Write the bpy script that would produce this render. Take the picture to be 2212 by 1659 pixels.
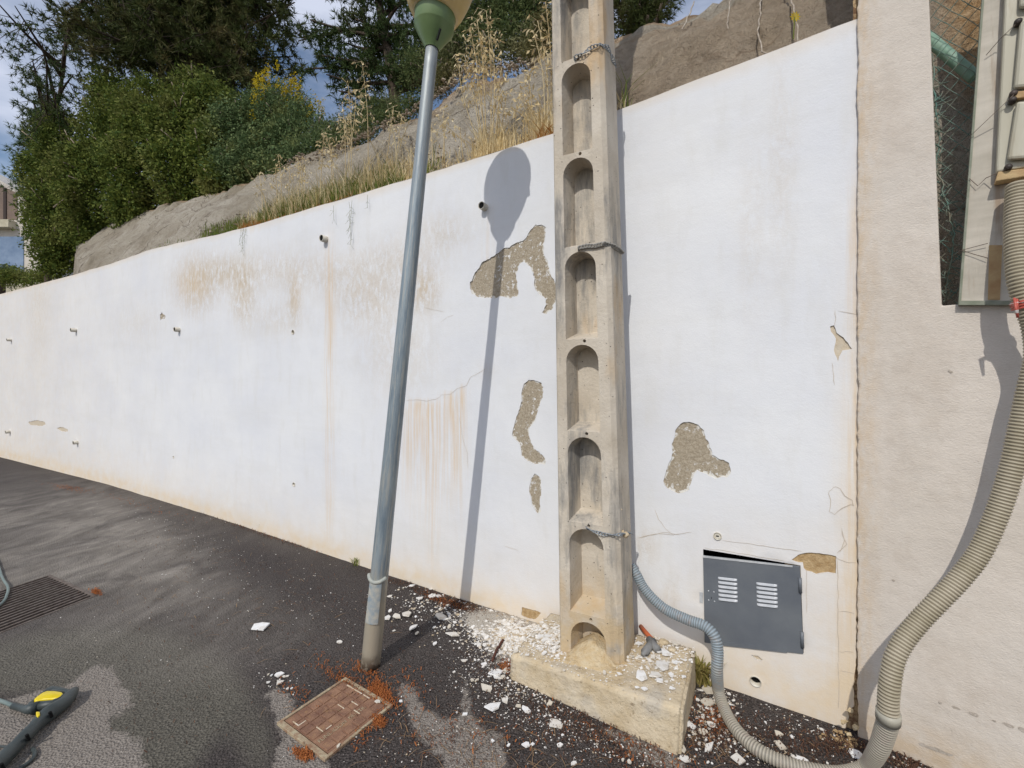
import bpy, bmesh, math, random
import numpy as np
from mathutils import Vector, Matrix, noise as mnoise
from mathutils.geometry import delaunay_2d_cdt
random.seed(7); rng = np.random.default_rng(7)
R = math.radians; PI = math.pi
for o in list(bpy.data.objects): bpy.data.objects.remove(o)
C = bpy.context.scene.collection
SC = bpy.context.scene

# ---------------------------------------------------------------- camera
CAMH = 1.6; FPX = 928.0; CX = 1106.0; CY = 830.0      # calibrated in a 2212 x 1659 frame
cam_d = bpy.data.cameras.new('camera'); cam = bpy.data.objects.new('camera', cam_d); C.objects.link(cam)
cam.location = (0, 0, CAMH); cam.rotation_euler = (R(90), 0, 0)
cam_d.sensor_width = 36; cam_d.lens = FPX/2212*36
cam_d.clip_start = 0.05; cam_d.clip_end = 2000
SC.camera = cam

# ---------------------------------------------------------------- sun + sky
L = Vector((.455, .97, -1.0)).normalized()
SUN_EL = math.asin(-L.z); SUN_AZ = math.atan2(-L.x, -L.y)
sd = bpy.data.lights.new('sun', 'SUN'); sd.energy = 2.45; sd.angle = R(.5); sd.color = (1, .97, .915)
sun = bpy.data.objects.new('sun', sd); C.objects.link(sun)
sun.rotation_euler = L.to_track_quat('-Z', 'Y').to_euler()
W = bpy.data.worlds.new('World'); SC.world = W; W.use_nodes = True
nt = W.node_tree; nt.nodes.clear()
wo = nt.nodes.new('ShaderNodeOutputWorld'); bg = nt.nodes.new('ShaderNodeBackground')
sk = nt.nodes.new('ShaderNodeTexSky'); sk.sky_type = 'NISHITA'; sk.sun_disc = False
sk.sun_elevation = SUN_EL; sk.sun_rotation = SUN_AZ; sk.air_density = 1.0; sk.dust_density = 1.2
tc = nt.nodes.new('ShaderNodeTexCoord'); mp = nt.nodes.new('ShaderNodeMapping'); mp.inputs['Scale'].default_value = (1, 1, 2.6)
nz = nt.nodes.new('ShaderNodeTexNoise'); nz.inputs['Scale'].default_value = 2.6; nz.inputs['Detail'].default_value = 7; nz.inputs['Roughness'].default_value = .55
cr = nt.nodes.new('ShaderNodeValToRGB'); cr.color_ramp.elements[0].position = .40; cr.color_ramp.elements[1].position = .66
cr.color_ramp.elements[0].color = (0, 0, 0, 1); cr.color_ramp.elements[1].color = (.85, .85, .85, 1)
mx = nt.nodes.new('ShaderNodeMix'); mx.data_type = 'RGBA'; mx.inputs['B'].default_value = (6.0, 6.4, 7.6, 1)
nt.links.new(tc.outputs['Generated'], mp.inputs[0]); nt.links.new(mp.outputs[0], nz.inputs['Vector'])
nt.links.new(nz.outputs[0], cr.inputs[0]); nt.links.new(cr.outputs[0], mx.inputs['Factor'])
nt.links.new(sk.outputs[0], mx.inputs['A']); nt.links.new(mx.outputs['Result'], bg.inputs[0])
bg.inputs[1].default_value = .125; nt.links.new(bg.outputs[0], wo.inputs[0])
SC.view_settings.view_transform = 'Standard'; SC.view_settings.look = 'None'
SC.view_settings.exposure = 0.0; SC.view_settings.gamma = 1; SC.view_settings.use_curve_mapping = False

# ---------------------------------------------------------------- pixel <-> place helpers
def P(x, y, Z): return Vector(((x-CX)/FPX*Z, Z, CAMH-(y-CY)/FPX*Z))
def G(x, y, h=0.0):
    Z = FPX*(CAMH-h)/(y-CY); return Vector(((x-CX)/FPX*Z, Z, h))
# plan line of the two walls (front face), left to right
JX = 1.567
PLAN = [(-30, 19.2), (-16, 11.95), (-11.2, 9.4), (-6.345, 6.79), (-3.45, 5.094), (0, 2.955), (JX, 2.955-.62*JX)]
PINK_M, PINK_0 = .94, 3.431
PLAN2 = PLAN + [(5.2, PINK_0-PINK_M*5.2+.0)]
PLAN2[-2] = (JX, PINK_0-PINK_M*JX-.004)
def mkplan(pts):
    pts = [Vector(p) for p in pts]; s = [0]
    for a, b in zip(pts, pts[1:]): s.append(s[-1]+(b-a).length)
    s0 = s[[i for i, p in enumerate(pts) if abs(p.x) < 1e-6][0]]
    return pts, [v-s0 for v in s]
WP, WS = mkplan(PLAN); WP2, WS2 = mkplan(PLAN2)
def along(s, d=0.0, h=0.0, pts=WP, ss=WS):
    i = 0
    while i < len(ss)-2 and s > ss[i+1]: i += 1
    a, b = pts[i], pts[i+1]; e = (b-a).normalized(); t = s-ss[i]
    p = a+e*t
    def bk(j):
        q = (pts[j+1]-pts[j]).normalized(); return Vector((-q.y, q.x))
    nb = bk(i); seg = ss[i+1]-ss[i]; w = .5
    if i+1 < len(ss)-1 and t > seg-w: k = .5*(1-(seg-t)/w); nb = nb*(1-k)+bk(i+1)*k
    elif i > 0 and t < w: k = .5*(1-t/w); nb = nb*(1-k)+bk(i-1)*k
    nb.normalize()
    q = p+nb*d
    return Vector((q.x, q.y, h))
def hit(x, y, D=0.0, pts=WP, ss=WS):
    """pixel -> (s, h) on the wall line pushed back by D"""
    u = (x-CX)/FPX
    for i in range(len(ss)-1):
        a, b = pts[i], pts[i+1]; e = (b-a).normalized(); n = Vector((-e.y, e.x)); a2 = a+n*D; b2 = b+n*D
        # X = u Y
        den = e.x-u*e.y
        t = (u*a2.y-a2.x)/den
        lo = -1e9 if i == 0 else -1e-6
        hi = 1e9 if i == len(ss)-2 else ss[i+1]-ss[i]+1e-6
        if lo <= t <= hi or i == len(ss)-2:
            q = a2+e*t
            if q.y > 0 or i == len(ss)-2: return (ss[i]+t, CAMH-(y-CY)/FPX*q.y)
SJ = WS[-1]

# ---------------------------------------------------------------- scene-graph helpers
def tag(o, label=None, cat=None, group=None, kind=None):
    if label: o['label'] = label
    if cat: o['category'] = cat
    if group: o['group'] = group
    if kind: o['kind'] = kind
    return o
def empty(name, loc, label, cat, group=None, rz=0):
    o = bpy.data.objects.new(name, None); C.objects.link(o); o.location = loc; o.rotation_euler = (0, 0, rz)
    o.empty_display_size = .1
    return tag(o, label, cat, group)
def link(name, me, m, parent=None, smooth=False, world=True):
    o = bpy.data.objects.new(name, me); C.objects.link(o)
    for k in (m if isinstance(m, (list, tuple)) else [m]): me.materials.append(k)
    if smooth: me.polygons.foreach_set('use_smooth', [True]*len(me.polygons))
    if parent:
        o.parent = parent
        if world:
            r = Matrix.LocRotScale(parent.location, parent.rotation_euler, None)
            if parent.parent: r = Matrix.LocRotScale(parent.parent.location, parent.parent.rotation_euler, None) @ parent.matrix_parent_inverse @ r
            o.matrix_parent_inverse = r.inverted()
    return o
class MB:
    def __init__(s): s.v = []; s.f = []; s.mi = []
    def add(s, vs, fs, mi=0):
        b = len(s.v); s.v += [tuple(v) for v in vs]; s.f += [tuple(b+i for i in f) for f in fs]; s.mi += [mi]*len(fs); return s
    def hexa(s, q0, q1, mi=0):
        """two quads (bottom, top) -> closed box"""
        return s.add(list(q0)+list(q1), [(3, 2, 1, 0), (4, 5, 6, 7), (0, 1, 5, 4), (1, 2, 6, 5), (2, 3, 7, 6), (3, 0, 4, 7)], mi)
    def box(s, c, d, rz=0, mi=0, M=None):
        x, y, z = d[0]/2, d[1]/2, d[2]/2; ca, sa = math.cos(rz), math.sin(rz)
        q = [Vector((c[0]+a*ca-b*sa, c[1]+a*sa+b*ca, c[2]+e)) for e in (-z, z) for a, b in ((-x, -y), (x, -y), (x, y), (-x, y))]
        if M: q = [M @ v for v in q]
        return s.hexa(q[:4], q[4:], mi)
    def tube(s, pts, rad, n=12, caps=True, mi=0, flat=None):
        pts = [Vector(p) for p in pts]; N = len(pts)
        if not hasattr(rad, '__len__'): rad = [rad]*N
        T = [(pts[min(i+1, N-1)]-pts[max(i-1, 0)]).normalized() for i in range(N)]
        up = Vector((0, 0, 1)) if abs(T[0].z) < .9 else Vector((1, 0, 0))
        X = T[0].cross(up).normalized(); vs = []
        for i in range(N):
            X = (X-T[i]*X.dot(T[i])).normalized(); Y = T[i].cross(X)
            for k in range(n):
                a = 2*PI*k/n; vs.append(pts[i]+X*math.cos(a)*rad[i]+Y*math.sin(a)*rad[i]*(flat or 1))
        fs = [(i*n+k, i*n+(k+1) % n, (i+1)*n+(k+1) % n, (i+1)*n+k) for i in range(N-1) for k in range(n)]
        if caps: fs += [tuple(range(n))[::-1], tuple((N-1)*n+k for k in range(n))]
        return s.add(vs, fs, mi)
    def lathe(s, prof, o, ax=Vector((0, 0, 1)), n=32, mi=0, capb=True, capt=True):
        ax = Vector(ax).normalized(); X = ax.orthogonal().normalized(); Y = ax.cross(X); o = Vector(o)
        vs = [o+ax*z+(X*math.cos(2*PI*k/n)+Y*math.sin(2*PI*k/n))*r for r, z in prof for k in range(n)]; N = len(prof)
        fs = [(i*n+k, i*n+(k+1) % n, (i+1)*n+(k+1) % n, (i+1)*n+k) for i in range(N-1) for k in range(n)]
        if capb: fs.append(tuple(range(n))[::-1])
        if capt: fs.append(tuple((N-1)*n+k for k in range(n)))
        return s.add(vs, fs, mi)
    def build(s, name, m, parent=None, smooth=False, bevel=0, seg=2, auto=True):
        me = bpy.data.meshes.new(name); me.from_pydata(s.v, [], s.f); me.update()
        bm = bmesh.new(); bm.from_mesh(me); bmesh.ops.recalc_face_normals(bm, faces=bm.faces); bm.to_mesh(me); bm.free()
        o = link(name, me, m, parent, smooth)
        if len(s.mi) == len(me.polygons): me.polygons.foreach_set('material_index', s.mi)
        if bevel:
            b = o.modifiers.new('bevel', 'BEVEL'); b.width = bevel; b.segments = seg; b.limit_method = 'ANGLE'; b.angle_limit = R(40)
        return o
def np_mesh(name, v, f, m, parent=None, smooth=False):
    me = bpy.data.meshes.new(name); v = np.asarray(v, np.float32); f = np.asarray(f, np.int32); k = f.shape[1]
    me.vertices.add(len(v)); me.vertices.foreach_set('co', v.ravel())
    me.loops.add(f.size); me.loops.foreach_set('vertex_index', f.ravel())
    me.polygons.add(len(f)); me.polygons.foreach_set('loop_start', np.arange(len(f), dtype=np.int32)*k)
    me.polygons.foreach_set('loop_total', np.full(len(f), k, np.int32)); me.update(calc_edges=True)
    return link(name, me, m, parent, smooth)
def attr(me, name, vals):
    a = me.attributes.new(name, 'FLOAT', 'POINT'); a.data.foreach_set('value', np.asarray(vals, np.float32))

# ---------------------------------------------------------------- material helper
class NM:
    def __init__(s, name, rough=.8, spec=.3, metal=0):
        s.m = bpy.data.materials.new(name); s.m.use_nodes = True; s.t = s.m.node_tree; s.n = s.t.nodes
        s.b = s.n['Principled BSDF']; s.b.inputs['Roughness'].default_value = rough
        s.b.inputs['Specular IOR Level'].default_value = spec; s.b.inputs['Metallic'].default_value = metal
        s.c = s.n.new('ShaderNodeTexCoord'); s.h = None; s.geo = None
    def L(s, a, b): s.t.links.new(a, b)
    def uv(s): return s.c.outputs['UV']
    def vec(s, sc, uv=False, loc=(0, 0, 0)):
        mp = s.n.new('ShaderNodeMapping'); s.L(s.c.outputs['UV' if uv else 'Object'], mp.inputs[0])
        mp.inputs['Scale'].default_value = sc if hasattr(sc, '__len__') else (sc, sc, sc); mp.inputs['Location'].default_value = loc
        return mp.outputs[0]
    def noise(s, sc, detail=4, rough=.5, uv=False, loc=(0, 0, 0), dist=0):
        t = s.n.new('ShaderNodeTexNoise'); s.L(s.vec(sc, uv, loc), t.inputs['Vector']); t.inputs['Scale'].default_value = 1
        t.inputs['Detail'].default_value = detail; t.inputs['Roughness'].default_value = rough; t.inputs['Distortion'].default_value = dist
        return t.outputs[0]
    def voro(s, sc, uv=False, feature='F1', out='Distance', loc=(0, 0, 0)):
        t = s.n.new('ShaderNodeTexVoronoi'); t.feature = feature; s.L(s.vec(sc, uv, loc), t.inputs['Vector']); t.inputs['Scale'].default_value = 1
        return t.outputs[out]
    def ramp(s, a, lo, hi, v0=0., v1=1.):
        r = s.n.new('ShaderNodeMapRange'); s.L(a, r.inputs[0]); r.inputs[1].default_value = lo; r.inputs[2].default_value = hi
        r.inputs[3].default_value = v0; r.inputs[4].default_value = v1; r.clamp = True; return r.outputs[0]
    def math(s, op, a, b=None, clamp=False):
        m = s.n.new('ShaderNodeMath'); m.operation = op; m.use_clamp = clamp
        for i, q in enumerate((a, b)):
            if q is None: continue
            if isinstance(q, (int, float)): m.inputs[i].default_value = q
            else: s.L(q, m.inputs[i])
        return m.outputs[0]
    def mix(s, f, a, b):
        m = s.n.new('ShaderNodeMix'); m.data_type = 'RGBA'
        for nm_, q in (('Factor', f), ('A', a), ('B', b)):
            if isinstance(q, (int, float)): m.inputs[nm_].default_value = q
            elif isinstance(q, tuple): m.inputs[nm_].default_value = q+(1,)
            else: s.L(q, m.inputs[nm_])
        return m.outputs['Result']
    def att(s, name):
        a = s.n.new('ShaderNodeAttribute'); a.attribute_name = name; return a.outputs['Fac']
    def island(s):
        g = s.n.new('ShaderNodeNewGeometry'); return g.outputs['Random Per Island']
    def sep(s, uv=False):
        q = s.n.new('ShaderNodeSeparateXYZ'); s.L(s.c.outputs['UV' if uv else 'Object'], q.inputs[0]); return q.outputs
    def col(s, c):
        if isinstance(c, tuple): s.b.inputs['Base Color'].default_value = c+(1,)
        else: s.L(c, s.b.inputs['Base Color'])
        return s
    def rgh(s, r): s.L(r, s.b.inputs['Roughness']); return s
    def bump(s, h, dist, strength=1.0):
        b = s.n.new('ShaderNodeBump'); b.inputs['Distance'].default_value = dist; b.inputs['Strength'].default_value = strength
        s.L(h, b.inputs['Height'])
        if s.h: s.L(s.h, b.inputs['Normal'])
        s.h = b.outputs[0]; s.L(s.h, s.b.inputs['Normal']); return s
def simple(name, c, c2=None, rough=.6, sc=20, bump=0., bsc=60, spec=.3, metal=0):
    k = NM(name, rough, spec, metal)
    k.col(k.mix(k.ramp(k.noise(sc, 5, .6), .35, .65), c, c2 or c))
    if bump: k.bump(k.noise(bsc, 4, .6), bump)
    return k.m
def leafmat(name, c, c2, c3=None, trans=.3, rough=.55, patch=1.2):
    k = NM(name, .7, .12)
    f = k.mix(k.island(), c, c2)
    if c3: f = k.mix(k.ramp(k.noise(patch, 3, .6), .5, .68), f, c3)
    k.col(f)
    tr = k.n.new('ShaderNodeBsdfTranslucent'); k.L(f, tr.inputs[0]); ms = k.n.new('ShaderNodeMixShader'); ms.inputs[0].default_value = trans
    k.L(k.b.outputs[0], ms.inputs[1]); k.L(tr.outputs[0], ms.inputs[2]); k.L(ms.outputs[0], k.n['Material Output'].inputs[0])
    return k.m

# ================================================================ MATERIALS
# white painted wall: masks rust / grime / base are where the stains of the photo sit
k = NM('white_wall_paint', .75, .2)
paint = k.mix(k.ramp(k.noise((1.2, 1.2, .9), 4, .6, True), .35, .65), (.69, .70, .725), (.75, .755, .76))
paint = k.mix(k.ramp(k.noise((9, 2.2, 1), 5, .65, True), .52, .72, 0, .35), paint, (.64, .63, .60))
gm = k.math('MULTIPLY', k.att('grime'), k.ramp(k.noise((22, 9, 1), 6, .7, True, dist=.6), .36, .56))
paint = k.mix(gm, paint, (.56, .47, .355))
ln = k.math('MULTIPLY', k.ramp(k.math('ABSOLUTE', k.math('SUBTRACT', k.noise((13, 10, 1), 6, .72, True, loc=(3, 1, 0), dist=.8), .5)), 0, .016, 1, 0), k.ramp(k.att('grime'), .08, .4, 0, .55))
paint = k.mix(ln, paint, (.46, .41, .34))
gf = k.math('MULTIPLY', k.ramp(k.att('grime'), 0, .5), k.ramp(k.voro((38, 26, 1), True, 'DISTANCE_TO_EDGE'), .0, .06, .12, 0))
paint = k.mix(gf, paint, (.50, .45, .38))
rm = k.math('MULTIPLY', k.att('rust'), k.ramp(k.noise((42, 1.6, 1), 5, .65, True, dist=.3), .38, .62))
paint = k.mix(rm, paint, (.66, .47, .26))
bs = k.math('MULTIPLY', k.att('base'), k.ramp(k.noise((7, 7, 1), 5, .65, True), .25, .7, .4, 1))
paint = k.mix(bs, paint, (.70, .57, .40))
spk = k.math('MULTIPLY', k.ramp(k.voro((9, 9, 1), True), .0, .035, 1, 0), k.ramp(k.noise((1.5, 1.5, 1), 2, .5, True), .5, .6))
paint = k.mix(k.math('MULTIPLY', spk, .55), paint, (.22, .19, .16))
k.col(paint)
k.bump(k.noise((110, 110, 1), 4, .65, True), .0011, .7); k.bump(k.noise((6, 6, 1), 6, .65, True), .007, .45)
paint2 = k.ramp(k.noise((.55, 3.5, 1), 5, .7, True, loc=(9, 2, 0)), .5, .75, 0, .22)
k.col(k.mix(paint2, paint, (.60, .585, .54)))
M_WALL = k.m
k = NM('exposed_mortar', .9, .1)
c = k.mix(k.ramp(k.noise(90, 5, .7), .35, .65), (.29, .24, .17), (.48, .415, .32))
flk = k.math('MULTIPLY', k.ramp(k.noise(36, 6, .7), .575, .60), k.ramp(k.noise(7, 2, .5, loc=(3, 1, 2)), .42, .55))
c = k.mix(flk, c, (.74, .73, .71)); k.col(c); k.bump(k.noise(110, 5, .7), .006, .9)
k.t.nodes.remove(k.n['Principled BSDF'].inputs['Base Color'].links[0].from_node) if False else None
rimf = k.ramp(k.math('ADD', k.att('rim'), k.math('MULTIPLY', k.math('SUBTRACT', k.noise(30, 5, .7, loc=(8, 8, 8)), .5), 1.6)), .62, .68)
k.col(k.mix(rimf, c, (.70, .68, .63)))
M_MORTAR = k.m
M_FILLER = simple('tan_filler', (.52, .43, .31), (.60, .53, .42), .85, 25, .003, 80)
M_OCHRE = simple('ochre_mortar', (.36, .235, .11), (.52, .38, .21), .9, 40, .006, 90)
k = NM('crack_dirt', .95, .05); k.col(k.mix(k.ramp(k.noise(40, 4, .7), .4, .62), (.20, .12, .07), (.52, .38, .22))); k.bump(k.noise(90, 4, .7), .006)
M_CRACK = k.m
M_THIN = simple('thin_crack', (.46, .40, .33), (.58, .50, .40), .9, 30)
k = NM('pink_render', .85, .15)
c = k.mix(k.ramp(k.noise(1.6, 4, .6), .35, .65), (.595, .535, .462), (.665, .60, .527))
c = k.mix(k.ramp(k.noise((3, 3, 1.6), 6, .75, loc=(5, 2, 0)), .50, .74, 0, .5), c, (.44, .36, .28))
c = k.mix(k.ramp(k.noise(28, 6, .8, loc=(1, 5, 2)), .56, .74, 0, .4), c, (.46, .38, .31))
c = k.mix(k.ramp(k.noise((1.3, 1.3, .9), 3, .5, loc=(11, 3, 2)), .5, .7, 0, .5), c, (.66, .61, .55))
ob = k.sep()
edge = k.math('MULTIPLY', k.ramp(ob[0], .0, .10, 1, 0), k.ramp(k.noise((26, 26, 9), 6, .75), .38, .66))
c = k.mix(k.math('MULTIPLY', edge, .65), c, (.55, .37, .18))
lo = k.math('MULTIPLY', k.ramp(ob[2], .06, .22, 1, 0), k.ramp(k.noise(12, 4, .6), .3, .6))
c = k.mix(k.math('MULTIPLY', lo, .6), c, (.46, .33, .19))
k.col(c); k.bump(k.noise((100, 100, 160), 4, .6, dist=.6), .0035, .65); k.bump(k.noise(9, 3, .5), .015, .5)
M_PINK = k.m
# asphalt: masks dry, dust, green, slick
k = NM('asphalt', .8, .22)
wet = k.mix(k.ramp(k.noise(105, 4, .8), .40, .62), (.015, .012, .011), (.110, .092, .084))
wet = k.mix(k.ramp(k.noise(1.5, 6, .7), .46, .70, 0, .3), wet, k.mix(k.ramp(k.noise(110, 3, .7), .35, .65), (.06, .052, .045), (.15, .13, .115)))
wet = k.mix(k.ramp(k.noise(6, 6, .75, loc=(4, 4, 0)), .54, .7, 0, .45), wet, (.085, .058, .045))
grn = k.mix(k.ramp(k.noise(90, 3, .7), .35, .65), (.06, .054, .042), (.165, .15, .12))
wet = k.mix(k.ramp(k.att('green'), .35, .65), wet, grn)
wet_sheen = k.mix(k.ramp(k.noise((6, 2, 1), 5, .7), .3, .7), (.175, .152, .125), (.34, .305, .262))  # pale streaks: sheen of wet ground painted into the base colour
sl = k.math('MULTIPLY', k.att('wet_sheen'), k.ramp(k.noise((2.3, 1.5, 1), 6, .65, dist=1.0), .32, .62, .2, 1))
wet = k.mix(sl, wet, wet_sheen)
dryc = k.mix(k.ramp(k.noise(150, 4, .7), .35, .65), (.15, .128, .108), (.34, .302, .262))
df = k.ramp(k.math('ADD', k.att('dry'), k.math('MULTIPLY', k.math('SUBTRACT', k.noise(16, 7, .75), .5), .8)), .44, .56)
asp = k.mix(df, wet, dryc)
dst = k.ramp(k.math('ADD', k.att('dust'), k.math('MULTIPLY', k.math('SUBTRACT', k.noise(45, 6, .75), .5), 1.3)), .42, .62)
asp = k.mix(dst, asp, k.mix(k.noise(120, 3, .6), (.36, .31, .25), (.58, .54, .47)))
st = k.math('MULTIPLY', k.ramp(k.voro(85, out='Distance'), .10, .16, 1, 0), k.ramp(k.voro(85, out='Color'), .80, .84))
asp = k.mix(k.math('MULTIPLY', st, .75), asp, (.36, .33, .31))
k.col(asp)
k.rgh(k.ramp(k.math('MAXIMUM', df, dst), 0, 1, .70, .92))
k.bump(k.voro(105), .008, 1.0); k.bump(k.noise(55, 4, .7), .008, .6); k.bump(k.noise(5, 3, .5), .02, .5)
M_ASPH = k.m
# sprayed concrete slope
k = NM('sprayed_concrete', .95, .1)
c = k.mix(k.ramp(k.noise(1.1, 5, .65), .35, .65), (.32, .275, .205), (.50, .45, .37))
c = k.mix(k.ramp(k.noise((2.6, 2.6, .8), 5, .7, loc=(4, 4, 4)), .52, .7, 0, .6), c, (.15, .115, .082))
crk = k.n.new('ShaderNodeTexVoronoi'); crk.feature = 'DISTANCE_TO_EDGE'; wv = k.n.new('ShaderNodeVectorMath'); wv.operation = 'ADD'
nc = k.n.new('ShaderNodeTexNoise'); k.L(k.vec(2.2), nc.inputs['Vector']); nc.inputs['Scale'].default_value = 1; nc.inputs['Detail'].default_value = 5
k.L(k.vec(1.5), wv.inputs[0]); k.L(nc.outputs['Color'], wv.inputs[1]); k.L(wv.outputs[0], crk.inputs['Vector']); crk.inputs['Scale'].default_value = 1
crf = k.math('MULTIPLY', k.ramp(crk.outputs['Distance'], 0, .022, 1, 0), k.ramp(k.noise(1.6, 2, .5, loc=(7, 1, 1)), .45, .55))
c = k.mix(k.math('MULTIPLY', crf, .75), c, (.08, .06, .045))
c = k.mix(k.ramp(k.noise(30, 6, .8), .5, .68, 0, .55), c, (.15, .12, .085))
c = k.mix(k.ramp(k.att('earth'), .2, .8), c, k.mix(k.ramp(k.noise(7, 5, .7), .35, .65), (.24, .165, .10), (.47, .35, .235)))
c = k.mix(k.ramp(k.att('rock'), .2, .8), c, k.mix(k.ramp(k.noise(9, 5, .7), .35, .65), (.30, .17, .07), (.58, .42, .25)))
k.col(c); k.bump(k.noise(48, 5, .75), .03, 1.0); k.bump(k.noise(9, 5, .7), .08, .8)
M_SLOPE = k.m
# pole concrete
k = NM('pole_concrete', .85, .2)
ob = k.sep()
c = k.mix(k.ramp(k.noise(5, 5, .6), .35, .65), (.50, .435, .345), (.62, .555, .46))
c = k.mix(k.ramp(k.noise((7, 7, 1.5), 5, .7, loc=(2, 0, 1)), .50, .66, 0, .85), c, (.215, .21, .20))
c = k.mix(k.ramp(k.noise((3, 3, 1.1), 4, .6, loc=(7, 7, 7)), .60, .72, 0, .75), c, (.56, .37, .18))
low = k.math('MULTIPLY', k.ramp(ob[2], .35, .62, 1, 0), k.ramp(k.noise(9, 5, .6), .32, .55))
c = k.mix(k.math('MULTIPLY', low, .75), c, (.52, .385, .215))
pit = k.math('MULTIPLY', k.ramp(k.voro(62), .12, .2, 1, 0), k.ramp(k.voro(62, out='Color'), .74, .8))
c = k.mix(pit, c, (.08, .07, .06)); k.col(c)
k.bump(k.math('SUBTRACT', k.noise(70, 5, .7), pit), .004, .9); k.bump(k.noise(16, 4, .6), .008, .5)
M_POLE = k.m
k = NM('block_concrete', .92, .1)
c = k.mix(k.ramp(k.noise(7, 5, .65), .35, .65), (.50, .395, .25), (.66, .56, .405))
c = k.mix(k.ramp(k.noise(4, 4, .6, loc=(3, 3, 3)), .54, .7, 0, .6), c, (.46, .43, .38))
c = k.mix(k.ramp(k.noise(42, 5, .7), .60, .66, 0, .6), c, (.25, .18, .11))
k.col(c); k.bump(k.noise(60, 5, .7), .008, .9); k.bump(k.noise(14, 4, .6), .02, .6)
M_BLOCK = k.m
# galvanised post
k = NM('galvanised_steel', .5, .5, .35)
ob = k.sep()
c = k.mix(k.ramp(k.noise((26, 26, 3), 6, .7), .38, .62), (.175, .225, .265), (.31, .36, .385))
c = k.mix(k.ramp(k.noise((80, 80, 3.0), 6, .8), .50, .60, 0, .75), c, (.46, .45, .40))
c = k.mix(k.ramp(k.math('ADD', ob[2], k.math('MULTIPLY', k.noise((60, 60, 5), 4, .7), .5)), .62, .86, 1, 0), c, (.42, .375, .29))
c = k.mix(k.ramp(ob[2], 2.4, 3.3, 0, .6), c, (.36, .37, .35))
c = k.mix(k.math('MULTIPLY', k.ramp(ob[2], .0, .10, 1, 0), k.ramp(k.noise(28, 4, .6), .45, .5)), c, (.09, .05, .03))
k.col(c); k.bump(k.noise((80, 80, 12), 4, .6), .0015, .6)
M_POST = k.m
M_LGREEN = simple('green_lamp_plastic', (.15, .225, .09), (.185, .265, .115), .35, 12, spec=.5)
M_LDARK = simple('dark_slot', (.01, .012, .01), None, .6)
k = NM('cream_globe', .3, .5); k.col(k.mix(k.ramp(k.noise(6, 4, .6), .35, .7), (.74, .58, .27), (.60, .42, .16))); k.b.inputs['Transmission Weight'].default_value = 0
k.b.inputs['Subsurface Weight'].default_value = .3; k.b.inputs['Subsurface Radius'].default_value = (.1, .08, .04)
M_GLOBE = k.m
# rusty cast iron
k = NM('rusty_iron', .7, .3, .15)
c = k.mix(k.ramp(k.noise(18, 5, .65), .35, .65), (.19, .098, .065), (.32, .18, .11))
c = k.mix(k.ramp(k.noise(26, 5, .7, loc=(3, 3, 3)), .58, .72, 0, .8), c, (.36, .21, .10))
k.col(c); k.bump(k.noise(120, 4, .7), .0015, .8); M_IRON = k.m
M_IRONEDGE = simple('worn_frame', (.42, .36, .24), (.26, .15, .09), .8, 30, .002, 90)
M_CREAMP = simple('dried_mortar_lines', (.62, .55, .44), (.50, .38, .24), .9, 60)
M_GRATE = simple('grate_iron', (.19, .155, .13), (.10, .075, .06), .6, 30, .0015, 120, metal=.2)
M_BLACK = simple('black_and_hole_shade', (.004, .004, .004), None, 1.0)  # near-black that paints the shade inside holes; also plain black screws
k = NM('hatch_grey_paint', .42, .5)
c = k.mix(k.ramp(k.noise(5, 5, .6), .35, .7), (.115, .127, .145), (.155, .168, .18))
c = k.mix(k.ramp(k.noise(45, 6, .8), .66, .72, 0, .6), c, (.40, .41, .42)); k.col(c); k.bump(k.noise(30, 3, .5), .001, .5); M_HATCH = k.m
M_PALEMETAL = simple('pale_metal', (.55, .56, .56), (.4, .41, .42), .4, 20, spec=.5)
k = NM('grey_conduit', .5, .4)
at = k.att('along')
c = k.mix(k.ramp(k.math('ADD', at, k.math('MULTIPLY', k.math('SUBTRACT', k.noise(5, 4, .6), .5), .5)), .30, .50), (.27, .325, .36), (.40, .36, .285))
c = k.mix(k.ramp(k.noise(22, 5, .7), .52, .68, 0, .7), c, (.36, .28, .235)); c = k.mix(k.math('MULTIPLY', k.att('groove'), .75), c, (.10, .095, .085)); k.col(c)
M_CONDA = k.m
k = NM('beige_conduit', .55, .35)
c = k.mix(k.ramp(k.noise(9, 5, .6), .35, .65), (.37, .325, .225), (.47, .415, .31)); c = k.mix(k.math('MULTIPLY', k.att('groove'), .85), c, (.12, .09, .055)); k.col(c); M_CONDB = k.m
k = NM('plaster_flake', .85, .15)
oi = k.n.new('ShaderNodeObjectInfo'); c = k.mix(k.ramp(oi.outputs['Random'], .3, 1), (.78, .77, .75), (.60, .54, .44)); c = k.mix(k.ramp(k.noise(24, 5, .75), .48, .68, 0, .7), c, (.46, .39, .29)); k.col(c); k.bump(k.noise(90, 4, .7), .002, .8); M_FLAKE = k.m
k = NM('crumbs', .9, .1)
k.col(k.mix(k.ramp(k.island(), .55, .95), (.74, .71, .66), (.50, .40, .27))); M_CRUMB = k.m
M_NEEDLE = leafmat('fallen_needles', (.42, .15, .045), (.26, .08, .03), trans=.1)
M_TWIG = simple('twig', (.12, .045, .03), (.07, .03, .02), .8)
M_BARK = simple('pine_bark', (.055, .04, .03), (.10, .075, .055), .95, 9, .03, 12)
M_BRANCH = simple('shrub_branch', (.36, .30, .22), (.18, .14, .10), .9)
M_PINE1 = leafmat('pine_needles_dark', (.040, .058, .018), (.105, .125, .040), (.15, .13, .055), .25)
M_PINE2 = leafmat('pine_needles', (.035, .065, .022), (.095, .135, .045), (.15, .16, .075), .25)
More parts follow.
